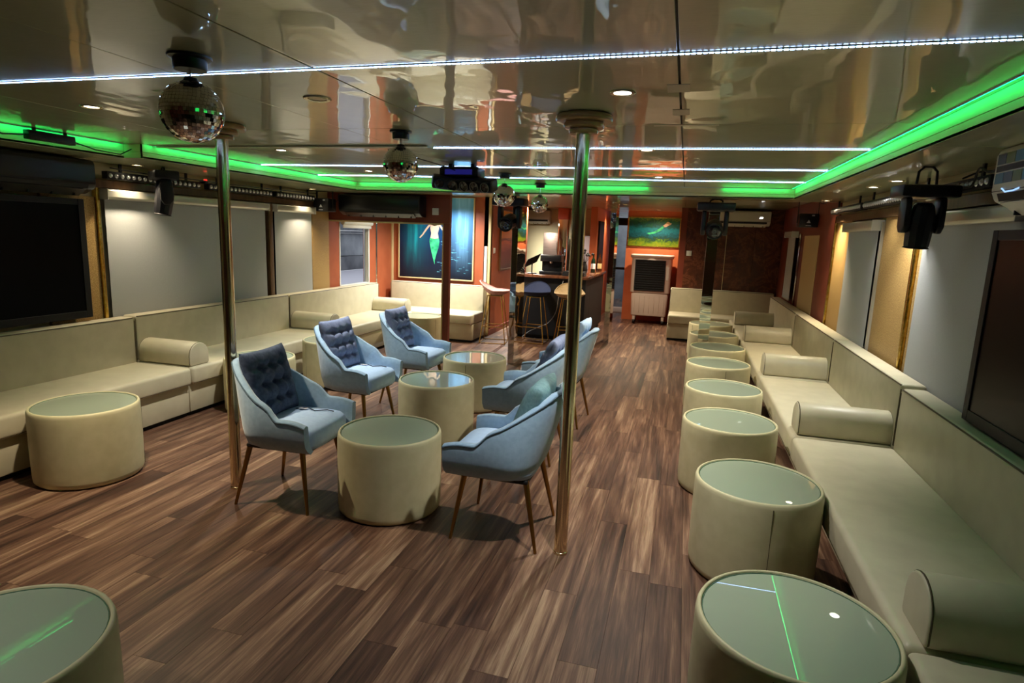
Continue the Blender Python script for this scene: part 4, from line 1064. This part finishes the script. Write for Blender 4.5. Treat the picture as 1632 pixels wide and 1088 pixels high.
# dark framed screen on the passage wall, glass door at the end
t = thing('menu_screen', 'tall dark screen on the orange passage wall by the bar', 'screen', (-1.60, 11.75, .95), 0)
MB().box(0.001, .03, -.32, .32, 0, .95).build('casing', 'bezel', t, bevel=.004); MB().box(.03, .032, -.3, .3, .02, .93).build('screen', 'screen', t, smooth=False)
D1 = struct(MB().box(-1.59, -1.16, 13.60, 13.61, .16, 1.9).build('door_1', 'pane', smooth=False))
for b in ((-1.60, -1.54, .0, 2.04), (-1.21, -1.15, .0, 2.04), (-1.54, -1.21, 1.88, 2.04), (-1.54, -1.21, .0, .10), (-1.54, -1.21, .92, .97)):
    MB().box(b[0], b[1], 13.58, 13.63, b[2], b[3]).build('door_frame', 'matte_black', D1, bevel=.003, seg=1)
MB().box(-1.54, -1.21, 13.4, 13.57, .0, .10).build('door_step', 'deck', D1, bevel=.004)
q = thing('far_dock', 'dim grey dock seen through the passage glass door', 'dock', (-2.2, 18.0, -.6))
MB().box(-2.5, 2.5, 0, .4, 0, 1.4).build('dock_wall', 'concrete_dark', q, bevel=.02); MB().box(-2.5, 2.5, .4, 1.2, 0, 3.6).build('dock_shed', 'concrete', q, bevel=.02)
MB().box(-2.5, 2.5, -3.8, 0, -.05, 0).build('dock_water', 'dark_pane', q)

# ------------------------------------------------------------------ bar stools
def stool(label, x, y, rz, m, sh=.70):
    t = thing('bar_stool', label, 'stool', (x, y, 0), rz, 'gold-legged bar stools')
    def rimz(a): return .04+.13*max(0, math.cos(a-PI))**1.5      # high at -x (back)
    def seatf(sg):
        def fn(u, v):
            a = 2*PI*u; r = v; R = .215+.02*max(0, math.cos(a-PI))
            z = sh+rimz(a)*r**2.4 + (.0 if sg > 0 else -.035*(1-r**6))
            return (R*r*math.cos(a), .225*r*math.sin(a), z)
        return fn
    mb = MB().grid(seatf(1), 36, 9, True); mb.grid(seatf(-1), 36, 9, True)
    mb.build('seat_shell', m, t, merge=.0008, angle=70)
    MB().tube([((.215+.02*max(0, math.cos(2*PI*k/36-PI)))*math.cos(2*PI*k/36), .225*math.sin(2*PI*k/36), sh+rimz(2*PI*k/36)+.001) for k in range(36)], .006, 6, True).build('rim_piping', m, t)
    ft = []
    for sx, sy in ((1, 1), (1, -1), (-1, -1), (-1, 1)):
        a = Vector((.10*sx, .10*sy, sh-.03)); b = Vector((.19*sx, .19*sy, .008)); ft.append((a, b))
        MB().tube([a, b], .0075, 8).build('leg', 'gold', t)
    f = .66
    MB().tube([a.lerp(b, f) for a, b in ft], .006, 8, True).build('foot_ring', 'gold', t)
    MB().tube([b for a, b in ft], .006, 8, True).build('floor_ring', 'gold', t)
    MB().box(-.11, .11, -.11, .11, sh-.045, sh-.033).build('seat_plate', 'gold', t, bevel=.004)
    return t
stool('pink velvet bar stool beside the mirror column', -2.66, 8.55, .15, 'pink_velvet', .74)
stool('navy velvet bar stool at the black bar front', -2.12, 8.84, -PI/2, 'navy_velvet', .73)
stool('beige velvet bar stool half hidden by the middle pole', -1.60, 8.84, -PI/2+.3, 'beige_velvet', .73)
cable('pale cable looping down the bar front to the floor', [(-1.75, 9.06, .93), (-1.80, 9.03, .7), (-1.84, 9.05, .45), (-1.95, 9.04, .28), (-2.1, 9.02, .2), (-2.25, 9.05, .12), (-2.36, 9.05, .02)], .006, 'cable_white')

# ------------------------------------------------------------------ switches and sockets
def plate(label, loc, rz, w=.085, h=.085, socket=False):
    t = thing('wall_switch', label, 'switch', loc, rz)
    MB().box(-w/2, w/2, -.011, -.001, 0, h).build('plate', 'white_plastic', t, bevel=.003)
    if socket:
        MB().lathe([(0, -.0125), (.02, -.0125), (.022, -.0115)], c=(0, 0, h/2), n=16, axis='y').build('socket', 'bezel', t)
    else: MB().box(-w*.22, w*.22, -.014, -.011, h*.22, h*.78).build('rocker', 'white_plastic', t, bevel=.002, seg=1)
plate('white switch on the portal board right of the black air conditioner', (-3.06, 7.20, 1.80), 0)
plate('white switch on the terracotta wall left of the sunset picture', (-2.93, 9.27, 1.29), PI/2)
plate('beige switch at the left of the brown marble wall', (-.01+.06, 10.738, 1.35), 0)
plate('beige socket right of the thin mirror column', (.42, 10.738, 1.33), 0, .085, .085, True)
tag(MB().box(-.02, .02, -.02, .02, 0, 1.40).build('cable_duct', 'white_plastic', loc=(-2.985, 9.028, 0), bevel=.004), 'white vertical cable duct at the end of the mural wall', 'duct')

# ------------------------------------------------------------------ tape on the ceiling seam, LED driver in the left cove
for lb, x0, x1, y0, y1 in (('square patch of masking tape on the ceiling seam, nearest the camera', -.115, -.035, 2.33, 2.45),
                           ('slanted patch of masking tape on the ceiling seam', -.105, -.035, 2.76, 2.88),
                           ('long strip of masking tape on the ceiling cross joint', -.20, .10, 3.11, 3.15)):
    tag(MB().box(0, x1-x0, 0, y1-y0, -.0012, -.0002).build('tape_patch', 'led_off', loc=(x0, y0, ZC), bevel=0), lb, 'tape', 'masking tape on the ceiling')
t = thing('led_driver', 'black LED driver box hanging in the left ceiling step', 'power supply', (TXN+.065, 3.06, ZC))
MB().box(-.025, .025, -.15, .15, -.075, -.02).build('case', 'black', t, bevel=.004)
for y in (-.1, .1): MB().box(-.004, .004, y-.01, y+.01, -.02, -.001).build('clip', 'matte_black', t)
MB().tube([(0, -.15, -.05), (.02, -.3, -.07), (.0, -.5, -.03), (.01, -.75, -.06), (0, -1.0, -.02)], .005, 6).build('lead', 'cable', t)
MB().tube([(0, .15, -.05), (.01, .3, -.08), (0, .5, -.085), (.005, .62, -.02)], .004, 6).build('lead', 'cable', t)
